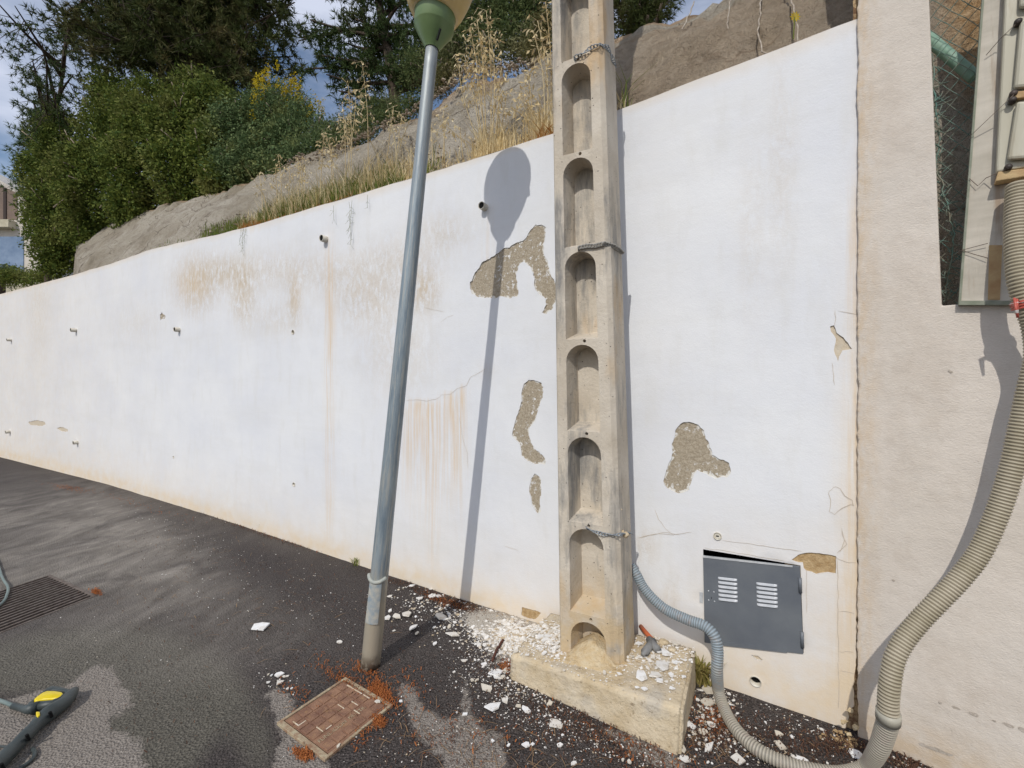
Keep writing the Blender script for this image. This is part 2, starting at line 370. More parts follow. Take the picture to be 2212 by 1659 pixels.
M_LENT = leafmat('lentisk_leaves', (.055, .095, .020), (.19, .22, .045), (.21, .215, .065), .3, .4, 1.6)
M_BROOM = leafmat('broom_leaves', (.065, .115, .045), (.17, .22, .09), (.22, .235, .08), .2, .5, 2)
M_YELL = leafmat('yellow_flowers', (.62, .48, .03), (.52, .38, .02), trans=.3)
M_EUC = leafmat('grey_green_leaves', (.055, .090, .032), (.17, .20, .075), (.26, .25, .13), .3)
M_DRY = leafmat('dry_grass', (.66, .51, .26), (.84, .73, .48), trans=.35)
M_GRASS = leafmat('green_grass', (.11, .17, .035), (.26, .27, .07), trans=.35)
M_ORG = leafmat('rusty_grass', (.45, .19, .06), (.52, .30, .10), trans=.3)
M_PALM = leafmat('palm_fronds', (.05, .08, .03), (.10, .13, .06), trans=.2)
M_SOIL = simple('dry_soil', (.20, .14, .09), (.30, .22, .15), .95, 6, .03, 30)

# ================================================================ RETAINING WALL
def zC6(x, y): return (777.6+.3646*x, 432+.3646*y)
def zB2(x, y): return (518.4+.2969*x, 1166.4+.2969*y)
def zB3(x, y): return (1036.8+.2969*x, 1166.4+.2969*y)
def zB4(x, y): return (1347.8+.349*x, 1080+.349*y)
def zB5(x, y): return (1693.4+.6353*x, 604.8+.6353*y)
TOPX = [(0, 636), (150, 596.6), (331, 537.6), (550, 487), (890, 385), (1195, 290), (1345, 235), (1850, 42)]
tp = sorted(hit(x, y) for x, y in TOPX); tp = [(-35, tp[0][1])]+tp+[(9, tp[-1][1])]
def wtop(s): return float(np.interp(s, [a for a, _ in tp], [b for _, b in tp]))
def jag(poly, amp, step=.025, seed=0):
    """closed poly in (s,h) -> finer jagged outline"""
    rr = random.Random(seed); out = []; n = len(poly)
    for i in range(n):
        a, b = Vector(poly[i]), Vector(poly[(i+1) % n]); d = (b-a).length; m = max(1, int(d/step))
        for q in range(m):
            p = a.lerp(b, q/m); w = mnoise.noise(Vector((p.x*18, p.y*18, seed)))*1.6+mnoise.noise(Vector((p.x*60, p.y*60, seed+9)))
            nrm = Vector((-(b-a).y, (b-a).x)).normalized(); out.append(tuple(p+nrm*w*amp))
    return out
PA = [(655, 490), (690, 420), (745, 360), (800, 330), (850, 290), (930, 258), (985, 225), (1010, 170), (1040, 148), (1075, 148), (1098, 165), (1100, 210), (1090, 270), (1100, 340), (1120, 400), (1145, 460), (1165, 520), (1168, 600), (1140, 640), (1105, 678), (1080, 668), (1095, 620), (1100, 590), (1060, 560), (1035, 520), (1035, 470), (1025, 420), (1000, 395), (970, 368), (940, 395), (925, 440), (930, 490), (942, 540), (935, 575), (890, 585), (840, 570), (800, 588), (740, 582), (690, 570), (660, 560)]
PB = [(1000, 1072), (1040, 1068), (1075, 1085), (1085, 1110), (1080, 1170), (1055, 1240), (1035, 1310), (1005, 1360), (1000, 1400), (1020, 1450), (1045, 1490), (1090, 1520), (1105, 1550), (1095, 1570), (1040, 1565), (990, 1545), (960, 1515), (950, 1460), (930, 1430), (903, 1395), (905, 1350), (925, 1300), (945, 1240), (958, 1180), (958, 1120), (970, 1090)]
PC = [(1146, 1033), (1155, 1024), (1167, 1032), (1170, 1055), (1166, 1080), (1168, 1105), (1160, 1110), (1150, 1090), (1143, 1060)]
PD = [(1490, 911), (1508, 918), (1520, 930), (1530, 960), (1538, 985), (1575, 1000), (1580, 1015), (1570, 1032), (1545, 1035), (1520, 1020), (1505, 1015), (1495, 1035), (1490, 1060), (1465, 1067), (1440, 1055), (1433, 1040), (1440, 1010), (1452, 990), (1452, 960), (1460, 925), (1475, 912)]
PE = [(1040, 375), (1080, 340), (1140, 325), (1210, 330), (1312, 350), (1312, 458), (1240, 455), (1190, 462), (1130, 440), (1112, 425), (1108, 392), (1060, 382)]
PF = [(180, 180), (205, 195), (232, 235), (200, 240), (188, 262), (183, 278), (170, 240), (178, 200), (160, 175), (158, 160), (168, 155), (175, 165)]
PG = [(350, 676), (357, 683), (356, 689), (346, 692), (345, 681)]
PH = [(60, 912), (80, 908), (97, 912), (99, 918), (90, 921), (65, 919)]
PI_ = [(122, 925), (133, 923), (147, 928), (146, 933), (130, 932)]
PK = [(786, 960), (830, 965), (858, 990), (850, 1000), (820, 990)]
PL = [(305, 490), (360, 500), (400, 515), (440, 532), (430, 560), (400, 582), (345, 570), (305, 552)]
PN = [(735, 1212), (775, 1215), (800, 1245), (770, 1250), (730, 1235)]
def S(lst, f=None): return [hit(*(f(*p) if f else p)) for p in lst]
PATCH = [(S(PA, zC6), M_MORTAR, .006, 1), (S(PB, zC6), M_MORTAR, .005, 2), (S(PC), M_MORTAR, .004, 3), (S(PD), M_MORTAR, .005, 4), (S(PE, zB4), M_OCHRE, .003, 5),
         (S(PF, zB5), M_FILLER, .002, 6), (S(PG), M_MORTAR, .006, 7), (S(PH), M_FILLER, .008, 8), (S(PI_), M_FILLER, .006, 9), (S(PK, zB4), M_FILLER, .002, 10),
         (S(PL, zB3), M_OCHRE, .004, 11), (S(PN, zB4), M_FILLER, .002, 12)]
HATCH = S([(1519, 1187), (1729, 1222), (1736, 1411), (1522, 1388)])
def circ(x, y, r, n=14):
    s0, h0 = hit(x, y); return [(s0+r*math.cos(2*PI*i/n), h0+r*math.sin(2*PI*i/n)) for i in range(n)]
FLUSH = [(633, 718, .024), (375, 988, .018), (635, 1047, .022), (1550, 1158, .020), (1632, 1472, .027)]
# jagged right edge at the joint
JE = [(1852, 30), (1853, 90), (1856, 130), (1854, 180), (1858, 260), (1857, 340), (1861, 420), (1864, 520), (1866, 600), (1864, 680), (1863, 780), (1861, 860), (1857, 980), (1853, 1100), (1850, 1230), (1847, 1350), (1845, 1430), (1843, 1460), (1841, 1525), (1828, 1535), (1824, 1580)]
je = [hit(*p) for p in JE]; je[0] = (je[0][0], wtop(je[0][0]))
rr = random.Random(3); right = []
for a, b in zip(je, je[1:]):
    m = max(2, int(abs(b[1]-a[1])/.012))
    for q in range(m):
        t = q/m; hh_ = a[1]+(b[1]-a[1])*t; right.append((a[0]+(b[0]-a[0])*t+.006+.006*mnoise.noise(Vector((hh_*7, 1, 0)))+.006*mnoise.noise(Vector((hh_*26, 2, 0)))+rr.uniform(-.0018, .0018), hh_))
right.append((je[-1][0], -.05))
SL = -17.5
outer = [(SL, -.05)]+[(s, -.05) for s in np.arange(SL+.5, right[-1][0]-.3, .5)]+right[::-1]
outer += [(s, wtop(s)+.006*mnoise.noise(Vector((s*3, 0, 0)))) for s in np.arange(right[0][0]-.08, SL+.1, -.1)]+[(SL, wtop(SL))]
def inpoly(pts, poly):
    x, y = pts[:, 0], pts[:, 1]; res = np.zeros(len(pts), bool); p = np.asarray(poly); n = len(p)
    for i in range(n):
        x1, y1 = p[i]; x2, y2 = p[(i+1) % n]
        c_ = ((y1 > y) != (y2 > y)); 
        with np.errstate(divide='ignore', invalid='ignore'): xi = (x2-x1)*(y-y1)/(y2-y1)+x1
        res ^= c_ & (x < xi)
    return res
holes = [jag(p, a*1.35, .014, sd_) for p, m_, a, sd_ in PATCH]+[HATCH]+[circ(*f) for f in FLUSH]
holes = [[(a, max(b, -.02)) for a, b in h] for h in holes]
gs = []; s_ = SL+.1
while s_ < right[0][0]: gs.append(s_); s_ += .05 if s_ > -4 else (.09 if s_ > -8 else .18)
grid = np.array([(a, b) for a in gs for b in np.arange(.0, 3.7, .06)])
grid += rng.uniform(-.006, .006, grid.shape)
keep = inpoly(grid, [(a, b) for a, b in outer]) & (grid[:, 1] < np.array([wtop(s)-.04 for s in grid[:, 0]])) & (grid[:, 1] > 0)
redge = np.interp(grid[:, 1], [p[1] for p in right[::-1]], [p[0] for p in right[::-1]]); keep &= grid[:, 0] < redge-.03
for h in holes: keep &= ~inpoly(grid, h)
grid = grid[keep]
vs = [Vector(p) for p in outer]; es = [(i, (i+1) % len(outer)) for i in range(len(outer))]
for h in holes:
    b = len(vs); vs += [Vector(p) for p in h]; es += [(b+i, b+(i+1) % len(h)) for i in range(len(h))]
vs += [Vector(p) for p in grid]
ov, oe, of, *_ = delaunay_2d_cdt(vs, es, [], 0, 1e-6)
ov = np.array([tuple(v) for v in ov]); of = np.array([f for f in of if len(f) == 3])
cen = ov[of].mean(axis=1); ok = inpoly(cen, outer)
for h in holes: ok &= ~inpoly(cen, h)
of = of[ok]
def wall_off(s, h): return .004*mnoise.noise(Vector((s*2, h*2, 0)))+.002*mnoise.noise(Vector((s*9, h*9, 4)))
vw = [along(s, wall_off(s, h), h) for s, h in ov]
me = bpy.data.meshes.new('plaster')
faces = [tuple(int(i) for i in f) for f in of]
nv = len(vw); V = [tuple(v) for v in vw]; UVv = [tuple(p) for p in ov]
def lip(h, dep, mb):
    ps = [along(a, wall_off(a, b), b) for a, b in h]; qs = [along(a, dep, b) for a, b in h]; n = len(h)
    mb.add(ps+qs, [(i, (i+1) % n, n+(i+1) % n, n+i) for i in range(n)])
me.from_pydata(V, [], faces); me.update()
uvl = me.uv_layers.new(name='UVMap'); li = np.zeros(len(me.loops), np.int32); me.loops.foreach_get('vertex_index', li)
uvl.data.foreach_set('uv', np.array(UVv, np.float32)[li].ravel())
# --- stain masks
def px_of(s, h):
    p = along(s, 0, h); return (CX+FPX*p.x/p.y, CY-FPX*(p.z-CAMH)/p.y)
px = np.array([px_of(s, h) for s, h in ov]); X_, Y_ = px[:, 0], px[:, 1]
def gau(cx, cy, rx, ry): return np.exp(-(((X_-cx)/rx)**2+((Y_-cy)/ry)**2))
def band(a, lo, hi, w): return 1/(1+np.exp(-(a-lo)/w))*1/(1+np.exp((a-hi)/w))
grime = .95*gau(425, 615, 42, 55)+.6*gau(490, 590, 45, 30)+.75*gau(525, 640, 24, 55)+.7*gau(635, 645, 12, 45)+.42*gau(620, 585, 160, 45)+.55*gau(790, 640, 70, 60)+.9*gau(915, 630, 32, 40)+.35*gau(870, 560, 90, 50)+.3*gau(860, 770, 80, 90)+.35*gau(960, 500, 60, 40)+.3*gau(600, 690, 60, 40)+.25*gau(1050, 800, 20, 15)+.2*gau(300, 700, 60, 50)+.35*gau(85, 640, 25, 160)+.25*gau(1690, 350, 30, 260)+.2*gau(1620, 500, 30, 200)+.35*gau(1450, 1290, 30, 50)+.4*gau(1390, 1180, 30, 40)
rust = .85*band(X_, 704, 720, 2.5)*band(Y_, 540, 1150, 30)*(1-.45*band(Y_, 750, 2000, 60))+.3*band(X_, 1046, 1060, 2.5)*band(Y_, 470, 620, 20)
topl = np.interp(X_, [870, 925, 960, 985, 1010], [872, 868, 855, 845, 832])
rust += .8*band(X_, 868, 1012, 3)*(1/(1+np.exp(-(Y_-topl)/1.6)))*(1/(1+np.exp((Y_-1040)/45)))*np.interp(X_, [870, 890, 930, 960, 975, 1000, 1010], [.5, .85, .9, .5, .9, .85, .3])
rust += .5*gau(415, 610, 30, 35)+.35*gau(640, 640, 10, 35)+.3*band(X_, 925, 945, 3)*band(Y_, 1020, 1240, 20)
sj = np.interp(ov[:, 1], [p[1] for p in right[::-1]], [p[0] for p in right[::-1]])
dj = sj-ov[:, 0]
rust += .95*np.exp(-(dj/.045)**2)*band(Y_, 420, 1700, 40)+.25*np.exp(-(dj/.12)**2)*band(Y_, 1150, 1700, 60)
base = .85*np.exp(-(ov[:, 1]/.14)**2)+.33*np.exp(-(ov[:, 1]/.5)**2)+.6*np.exp(-(dj/.09)**2)*band(Y_, 700, 1700, 120)+.3*band(X_, 1500, 1860, 20)*band(Y_, 1150, 1700, 40)+.42*band(X_, -500, 170, 90)
base += .55*np.exp(-((np.array([wtop(s) for s in ov[:, 0]])-ov[:, 1])/.03)**2)
attr(me, 'grime', np.clip(grime, 0, 1)); attr(me, 'rust', np.clip(rust, 0, 1)); attr(me, 'base', np.clip(base, 0, 1))
wall = empty('retaining_wall', along(0), 'long white painted retaining wall with peeling plaster and rust stains, running behind both poles', 'wall')
link('plaster', me, M_WALL, wall, True)
mb = MB()
for h, (p, m_, a, sd_) in zip(holes, PATCH): lip(h, .012, mb)
n = len(right)
mb.add([along(a, wall_off(a, b), b) for a, b in right]+[along(a, .03, b) for a, b in right], [(i, i+1, n+i+1, n+i) for i in range(n-1)])
mb.build('plaster_edge', simple('plaster_edge_paint', (.70, .69, .67), (.60, .56, .50), .9), wall)
# body behind the skin: top + back + ends
mb = MB(); ss_ = list(np.arange(SL, right[0][0], .25))+[right[0][0]]
t0 = [along(s, 0.0, wtop(s)) for s in ss_]; t1 = [along(s, .22, wtop(s)) for s in ss_]; b1 = [along(s, .22, -.05) for s in ss_]; n = len(ss_)
mb.add(t0+t1+b1, [(i, i+1, n+i+1, n+i) for i in range(n-1)]+[(n+i, n+i+1, 2*n+i+1, 2*n+i) for i in range(n-1)])
mb.build('coping', simple('wall_top_render', (.55, .46, .38), (.66, .60, .54), .9, 8, .004, 60), wall)
for hpoly, (p, m_, a, sd_) in zip(holes, PATCH):
    p = np.array(p); lo_, hi_ = p.min(0)-.03, p.max(0)+.03; lo_[1] = max(lo_[1], -.03); nx = max(3, int((hi_[0]-lo_[0])/.012)); ny = max(3, int((hi_[1]-lo_[1])/.012))
    nx, ny = min(nx, 70), min(ny, 70)
    hp_ = np.array(hpoly); rimv = []
    for h in np.linspace(lo_[1], hi_[1], ny):
        for s in np.linspace(lo_[0], hi_[0], nx):
            dd = hp_-np.array((s, h)); dm = math.sqrt((dd**2).sum(1).min()); up_ = dd[np.argmin((dd**2).sum(1))]; rimv.append(max(0, 1-dm/.030)*(.95 if (up_[1] < 0 or up_[0] > 0) else .45))
    g = [along(s, .0075+.0035*mnoise.noise(Vector((s*45, h*45, 2)))+.003*mnoise.noise(Vector((s*120, h*120, 2))), h) for h in np.linspace(lo_[1], hi_[1], ny) for s in np.linspace(lo_[0], hi_[0], nx)]
    mb = MB(); mb.add(g, [(j*nx+i, j*nx+i+1, (j+1)*nx+i+1, (j+1)*nx+i) for j in range(ny-1) for i in range(nx-1)])
    attr(mb.build('exposed_render', m_, wall, True).data, 'rim', rimv)
# joint filler behind the jagged edge
mb = MB(); g = []; hs = np.arange(-.02, 3.4, .02)
for h in hs:
    s0 = float(np.interp(h, [p[1] for p in right[::-1]], [p[0] for p in right[::-1]]))
    for q in range(5):
        s = s0-.02+q*.025; g.append(along(s, .014+.008*mnoise.noise(Vector((s*50, h*40, 8))), h))
mb.add(g, [(j*5+i, j*5+i+1, (j+1)*5+i+1, (j+1)*5+i) for j in range(len(hs)-1) for i in range(4)])
mb.build('joint_filler', M_CRACK, wall, True)
# fine cracks
CR = [[zB4(*p) for p in [(605, 250), (700, 262), (800, 275), (960, 300), (1100, 318)]],
      [zB4(*p) for p in [(500, 298), (640, 318), (800, 345), (1000, 378)]],
      [zB4(*p) for p in [(1318, 350), (1322, 480), (1326, 600), (1323, 760), (1328, 900), (1326, 1060), (1332, 1180), (1328, 1290)]],
      [zB4(*p) for p in [(1318, 362), (1350, 376), (1395, 388), (1440, 390)]], [zB4(*p) for p in [(1326, 690), (1380, 692), (1425, 704)]],
      [zB4(*p) for p in [(1345, 190), (1362, 240), (1376, 275), (1345, 305), (1320, 328)]], [zB4(*p) for p in [(1330, 940), (1380, 938), (1420, 942)]],
      [zB4(*p) for p in [(1330, 1055), (1390, 1065), (1425, 1075)]], [zB4(*p) for p in [(190, 60), (215, 120), (260, 180), (310, 222)]],
      [zB4(*p) for p in [(100, 232), (200, 210), (300, 215), (420, 200)]], [zB4(*p) for p in [(1130, 430), (1128, 560), (1132, 700)]],
      [zB5(*p) for p in [(175, 702), (165, 710), (152, 720), (153, 735), (160, 750), (155, 788), (172, 797), (195, 776), (228, 764), (238, 768), (230, 750), (208, 736), (190, 710), (175, 702)]],
      [zB5(*p) for p in [(172, 104), (176, 130), (172, 160)]], [zB5(*p) for p in [(185, 104), (215, 112), (260, 120)]], [zB5(*p) for p in [(163, 282), (168, 310), (172, 358)]],
      [zB5(*p) for p in [(195, 845), (205, 885), (190, 925)]],
      [zC6(*p) for p in [(270, 1190), (330, 1185), (400, 1192), (460, 1178), (485, 1155), (540, 1152), (575, 1120), (632, 1102), (655, 1050), (700, 1030), (750, 1000)]],
      [zC6(*p) for p in [(590, 1290), (600, 1350), (612, 1420), (636, 1500), (641, 1590)]], [zC6(*p) for p in [(480, 725), (520, 695), (556, 683)]],
      [zC6(*p) for p in [(380, 640), (430, 650), (500, 665)]], [(1378, 1162), (1435, 1150), (1470, 1156)],
      [(1090, 1180), (1120, 1190)]]
mb = MB()
for pl in CR:
    sp = [Vector(hit(*p)) for p in pl]; pts = []
    for a, b in zip(sp, sp[1:]):
        m = max(2, int((b-a).length/.02))
        for q in range(m): pts.append(a.lerp(b, q/m)+Vector((rng.uniform(-.002, .002), rng.uniform(-.002, .002))))
    pts.append(sp[-1]); n = len(pts); A = []; B = []
    for i, p in enumerate(pts):
        t = (pts[min(i+1, n-1)]-pts[max(i-1, 0)]).normalized(); w = (.0007+.0011*abs(mnoise.noise(Vector((p.x*9, p.y*9, 5)))))*(.4 if i in (0, n-1) else 1)
        nn = Vector((-t.y, t.x))*w; A.append(along(*(p+nn).to_tuple()[:1], wall_off(p.x, p.y)-.0022, (p+nn).y)); B.append(along((p-nn).x, wall_off(p.x, p.y)-.0022, (p-nn).y))
    mb.add(A+B, [(i, i+1, n+i+1, n+i) for i in range(n-1)])
mb.build('hairline_cracks', M_THIN, wall)

# ================================================================ PINK WALL
pj = Vector((JX, PINK_0-PINK_M*JX, 0)); pe = Vector((1, -PINK_M, 0)).normalized(); pb = Vector((-pe.y, pe.x, 0))
prz = math.atan2(pe.y, pe.x)
def pk(x, y, off=0.0):
    """pixel -> (t, h) on pink plane, off = towards camera"""
    u = (x-CX)/FPX; o = pj-pb*off; t = (u*o.y-o.x)/(pe.x-u*pe.y); q = o+pe*t; return (t, CAMH-(y-CY)/FPX*q.y)
def pp(t, h, d=0.0): q = pj+pe*t+pb*d; return Vector((q.x, q.y, h))
pink = empty('pink_wall', pj, 'pale pink rendered wall with a stepped top, joined to the white wall on the right', 'wall', rz=prz)
t1_, _ = pk(2035, 650); t0_, _ = pk(2003, 0); hs_ = pk(2100, 655)[1]
TT = t0_-(t1_-t0_)*.8
tl = [(0, -.05)]
def slab(poly, dep, name, m, parent, sub=.06):
    """poly (t,h) front face gridded, on pink wall frame, thickness dep"""
    bm = bmesh.new(); vs = [bm.verts.new(pp(a, b, 0)) for a, b in poly]; f = bm.faces.new(vs)
    r = bmesh.ops.extrude_face_region(bm, geom=[f]); 
    for v in [g for g in r['geom'] if isinstance(g, bmesh.types.BMVert)]: v.co += pb*dep
    bmesh.ops.recalc_face_normals(bm, faces=bm.faces)
    me = bpy.data.meshes.new(name)
    # move to object space of the parent so that object coords run along the wall
    Mx = Matrix.LocRotScale(pj, (Matrix.Rotation(prz, 3, 'Z')).to_quaternion(), None).inverted()
    bmesh.ops.transform(bm, matrix=Mx, verts=bm.verts); bm.to_mesh(me); bm.free()
    o = bpy.data.objects.new(name, me); C.objects.link(o); me.materials.append(m); o.parent = parent
    b = o.modifiers.new('bevel', 'BEVEL'); b.width = .006; b.segments = 2; b.limit_method = 'ANGLE'
    return o
jr = random.Random(9)
le = []
for h in np.arange(-.05, 4.6, .016): le.append((.005+.005*mnoise.noise(Vector((h*6, 5, 0)))+.004*mnoise.noise(Vector((h*31, 7, 0)))+jr.uniform(0, .002), h))
poly = [(5.0, -.05), (5.0, hs_), (t1_, hs_), (TT, 4.6)]+[(a, b) for a, b in le[::-1]]
slab(poly, .24, 'rendered_masonry', M_PINK, pink)
# wear marks low on the pink wall: chips showing grey mortar
mb = MB(); jr = random.Random(4)
for (x, y, w, hh) in [(2031, 1518, 5, 3), (2066, 1529, 9, 3), (2104, 1543, 13, 5), (2148, 1557, 5, 2), (2178, 1567, 15, 4), (2208, 1576, 12, 5), (2022, 1619, 40, 4), (2053, 803, 5, 3), (1930, 1254, 4, 3)]:
    pts = [(x+w*math.cos(a)*jr.uniform(.7, 1.1), y+hh*math.sin(a)*jr.uniform(.6, 1.2)+(.35*w*math.cos(a))) for a in np.linspace(0, 2*PI, 12, endpoint=False)]
    mb.add([pp(*pk(*p), d=-.0025) for p in pts], [tuple(range(12))])
mb.build('render_chip', simple('chip_grey', (.36, .31, .25), (.48, .42, .36), .9, 60, .003, 120), pink)
# broken render at the foot of the joint
mb = MB(); jr = random.Random(8)
for (x, y, w) in [(1836, 1535, 10), (1824, 1560, 12), (1848, 1572, 11), (1834, 1588, 10)]:
    bm = bmesh.new(); sz = w/FPX*1.25
    for _ in range(16): v_ = Vector([jr.uniform(-1, 1) for _ in range(3)]).normalized(); bm.verts.new(Vector((v_.x*sz*1.15, v_.y*sz*.6, v_.z*sz)))
    bmesh.ops.convex_hull(bm, input=bm.verts); bm.verts.index_update(); c0 = P(x, y, 1.965-(y-1500)*.0009)
    vs_ = [v for v in bm.verts if v.link_faces]; ix = {v: i for i, v in enumerate(vs_)}
    mb = MB(); mb.add([c0+v.co for v in vs_], [tuple(ix[v] for v in f.verts) for f in bm.faces]); bm.free()
    mb.build('broken_mortar', bpy.data.materials.get('broken_mortar_mat') or simple('broken_mortar_mat', (.42, .31, .17), (.58, .47, .30), .95, 30, .01, 60), pink, False, .003)

# ================================================================ GROUND
def mmh():  # manhole frame
    c0 = (G(737, 1463)+G(844, 1526)+G(713, 1650)+G(601, 1573))/4; return c0
DA, DB, DC = G(105.6, 1243.6), G(205, 1288), G(0, 1368)
dv = (DC-DB).normalized()*1.05; DR = [DA, DB, DB+dv, DA+dv]
xs = list(np.arange(-4.2, 2.6, .045)); x_ = 2.6; st_ = .06
while x_ < 260: xs.append(x_); x_ += st_; st_ *= 1.35
x_ = -4.245; st_ = .06
while x_ > -260: xs.append(x_); x_ -= st_; st_ *= 1.16
ys = list(np.arange(1.5, 4.2, .045)); y_ = 4.2; st_ = .06
while y_ < 260: ys.append(y_); y_ += st_; st_ *= 1.16
y_ = 1.45; st_ = .1
while y_ > -200: ys.append(y_); y_ -= st_; st_ *= 1.6
xs, ys = sorted(xs), sorted(ys)
gg = np.array([(a, b) for a in xs for b in ys])
drp = [(p.x, p.y) for p in DR]
cxy = np.mean(drp, axis=0); big = [tuple(cxy+(np.array(p)-cxy)*1.06) for p in drp]
gg = gg[~inpoly(gg, big)]
vs = [Vector(p) for p in drp]+[Vector(p) for p in gg]
ov, oe, of, *_ = delaunay_2d_cdt(vs, [(0, 1), (1, 2), (2, 3), (3, 0)], [], 0, 1e-6)
ov = np.array([tuple(v) for v in ov]); of = np.array([f for f in of if len(f) == 3]); of = of[~inpoly(ov[of].mean(axis=1), drp)]
GX, GY = ov[:, 0], np.maximum(ov[:, 1], .3)
PX = CX+FPX*GX/GY; PY = CY+FPX*CAMH/GY
nearf = ov[:, 1] > .8
def sdm(poly_px, soft):
    """soft mask (.5 on the outline, in metres) of a polygon given in picture points"""
    q = [(G(x, y).x, G(x, y).y) for x, y in poly_px]; p = np.asarray(q); d = np.full(len(ov), 1e9)
    for i in range(len(p)):
        a, b = p[i], p[(i+1) % len(p)]; ab = b-a; t = np.clip(((ov-a)@ab)/(ab@ab), 0, 1); d = np.minimum(d, np.linalg.norm(ov-(a+t[:, None]*ab), axis=1))
    ins = inpoly(ov, q); return np.clip(.5+np.where(ins, d, -d)/soft*.5, 0, 1)
dry = np.zeros(len(ov))
for poly_ in [[(576, 1492), (600, 1488), (632, 1500), (632, 1530), (618, 1565), (660, 1600), (700, 1640), (720, 1700), (590, 1700), (592, 1650), (600, 1610), (610, 1590), (600, 1560), (582, 1520)],
              [(862, 1482), (895, 1478), (900, 1510), (925, 1540), (960, 1552), (985, 1550), (1000, 1535), (1000, 1500), (1000, 1475), (1010, 1472), (1012, 1520), (1020, 1545), (1040, 1570), (1080, 1590), (1092, 1620), (1085, 1700), (990, 1700), (960, 1650), (925, 1610), (890, 1580), (885, 1540), (868, 1510)],
              [(195, 1440), (240, 1440), (258, 1475), (270, 1490), (290, 1500), (240, 1530), (235, 1580), (300, 1595), (310, 1640), (320, 1760), (-600, 1760), (-600, 1560), (-100, 1540), (60, 1500), (150, 1480)],
              [(1300, 1570), (1380, 1590), (1480, 1640), (1480, 1680), (1380, 1640)],
              [(250, 1520), (285, 1505), (280, 1535), (250, 1545)]]:
    dry = np.maximum(dry, sdm(poly_, .09))
def gg_(cx, cy, rx, ry, a=0):
    c, s = math.cos(R(a)), math.sin(R(a)); dx, dy = PX-cx, PY-cy; return np.exp(-(((dx*c+dy*s)/rx)**2+((-dx*s+dy*c)/ry)**2))*nearf
green = np.clip(.15*gg_(200, 1300, 500, 300)+gg_(120, 1430, 260, 70, -8)*.9+gg_(330, 1600, 110, 120)*1.1+gg_(450, 1500, 120, 90)*.6+gg_(560, 1620, 60, 90)*.5, 0, 1)
sheen_mask = np.clip(gg_(80, 1150, 320, 85, -8)*1.15+gg_(330, 1210, 280, 55, -10)*.95+gg_(150, 1330, 400, 120)*.3+gg_(-400, 1200, 400, 120)*.8+gg_(420, 1290, 200, 70, -12)*.45+gg_(520, 1400, 180, 70, -15)*.35, 0, 1)  # where the painted wet sheen lies
sheen_mask *= 1-np.clip(gg_(600, 1230, 260, 60, 28)*1.1, 0, 1)
dust = np.clip(gg_(1120, 1375, 95, 50, 20)*1.05+gg_(1050, 1350, 80, 30, 20)*.5+gg_(1200, 1350, 60, 25, 10)*.7+gg_(1510, 1500, 50, 40)*.45+gg_(1390, 1370, 90, 30)*.7+gg_(1060, 1440, 60, 40)*.35, 0, 1.1)
hgt = np.array([(.006*mnoise.noise(Vector((a*2.5, b*2.5, 0)))+.003*mnoise.noise(Vector((a*12, b*12, 3)))) if abs(a) < 12 and b < 14 else 0 for a, b in ov])
hgt += np.array([.012*v for v in np.clip(dust, 0, 1)])
gme = bpy.data.meshes.new('asphalt'); gme.from_pydata([(a, b, h) for (a, b), h in zip(ov, hgt)], [], [tuple(int(i) for i in f) for f in of]); gme.update()
for nm_, vv in (('dry', dry), ('green', green), ('wet_sheen', sheen_mask), ('dust', dust)): attr(gme, nm_, vv)
o = link('ground', gme, M_ASPH, None, True); tag(o, 'dark damp asphalt yard with dry lighter patches', None, None, 'structure')
if gme.polygons[0].normal.z < 0: gme.flip_normals()

# ================================================================ SLOPE BEHIND THE WALLS
CRX = [(158, 592), (163, 572), (180, 535), (204, 503), (239, 486), (300, 462), (347, 443), (424, 433), (497, 412), (540, 385), (593, 366), (655, 343), (743, 318), (809, 285), (860, 262), (905, 239), (948, 208), (986, 181), (1013, 158), (1106, 148), (1183, 132), (1321, 92), (1406, 42), (1491, 4), (1600, -45), (1850, -160), (2120, -420)]
DCR = 1.5
cp = sorted(hit(x, y, DCR, WP2, WS2) for x, y in CRX)
cp = [(-40, cp[1][1])]+cp[1:]+[(12, cp[-1][1])]
def crest(s): return float(np.interp(s, [a for a, _ in cp], [b for _, b in cp]))
ED = [(d_, hit(157-6*min(d_, 1.5)+9*(d_/1.5)**2 if d_ < 1.5 else 160, 500, d_, WP2, WS2)[0]) for d_ in np.arange(0, 8, .25)]
def slope_h(s, d):
    c = crest(s); se = float(np.interp(d, [q[0] for q in ED], [q[1] for q in ED])); kk = min(1, max(0, (s-se)/.35)); kk = kk*kk*(3-2*kk)
    if kk < 1: return (wtop(s)-.04)*(1-kk)+kk*slope_h2(s, d, c)-.10*(1-kk)+.08*max(0, d-.4)*(1-kk)*(1 if d < 6 else 6/d)
    return slope_h2(s, d, c)
def slope_h2(s, d, c):
    if s < SJ+.12: b = wtop(s)-.04
    else: b = max(1.2, wtop(s)-.04-(s-SJ-.12)*9)
    if d <= DCR:
        t = max(0, (d-.2))/(DCR-.2)
        return b+(c-b)*(t**.85 if s < SJ else t**(.85-.40*min(1, (s-SJ)/.2)))
    return c+(d-DCR)*(.03+.17*min(1, max(0, (s-cp[1][0]-.3)/2)))
sl = list(np.arange(-30, -19, .5))+list(np.arange(-19, -9, .12))+list(np.arange(-9, 4.2, .055)); dl = [.2, .24]+list(np.arange(.3, 1.75, .055))+[1.9, 2.2, 2.7, 3.5, 5, 8, 14, 30]
SV = []; er = []; rk = []
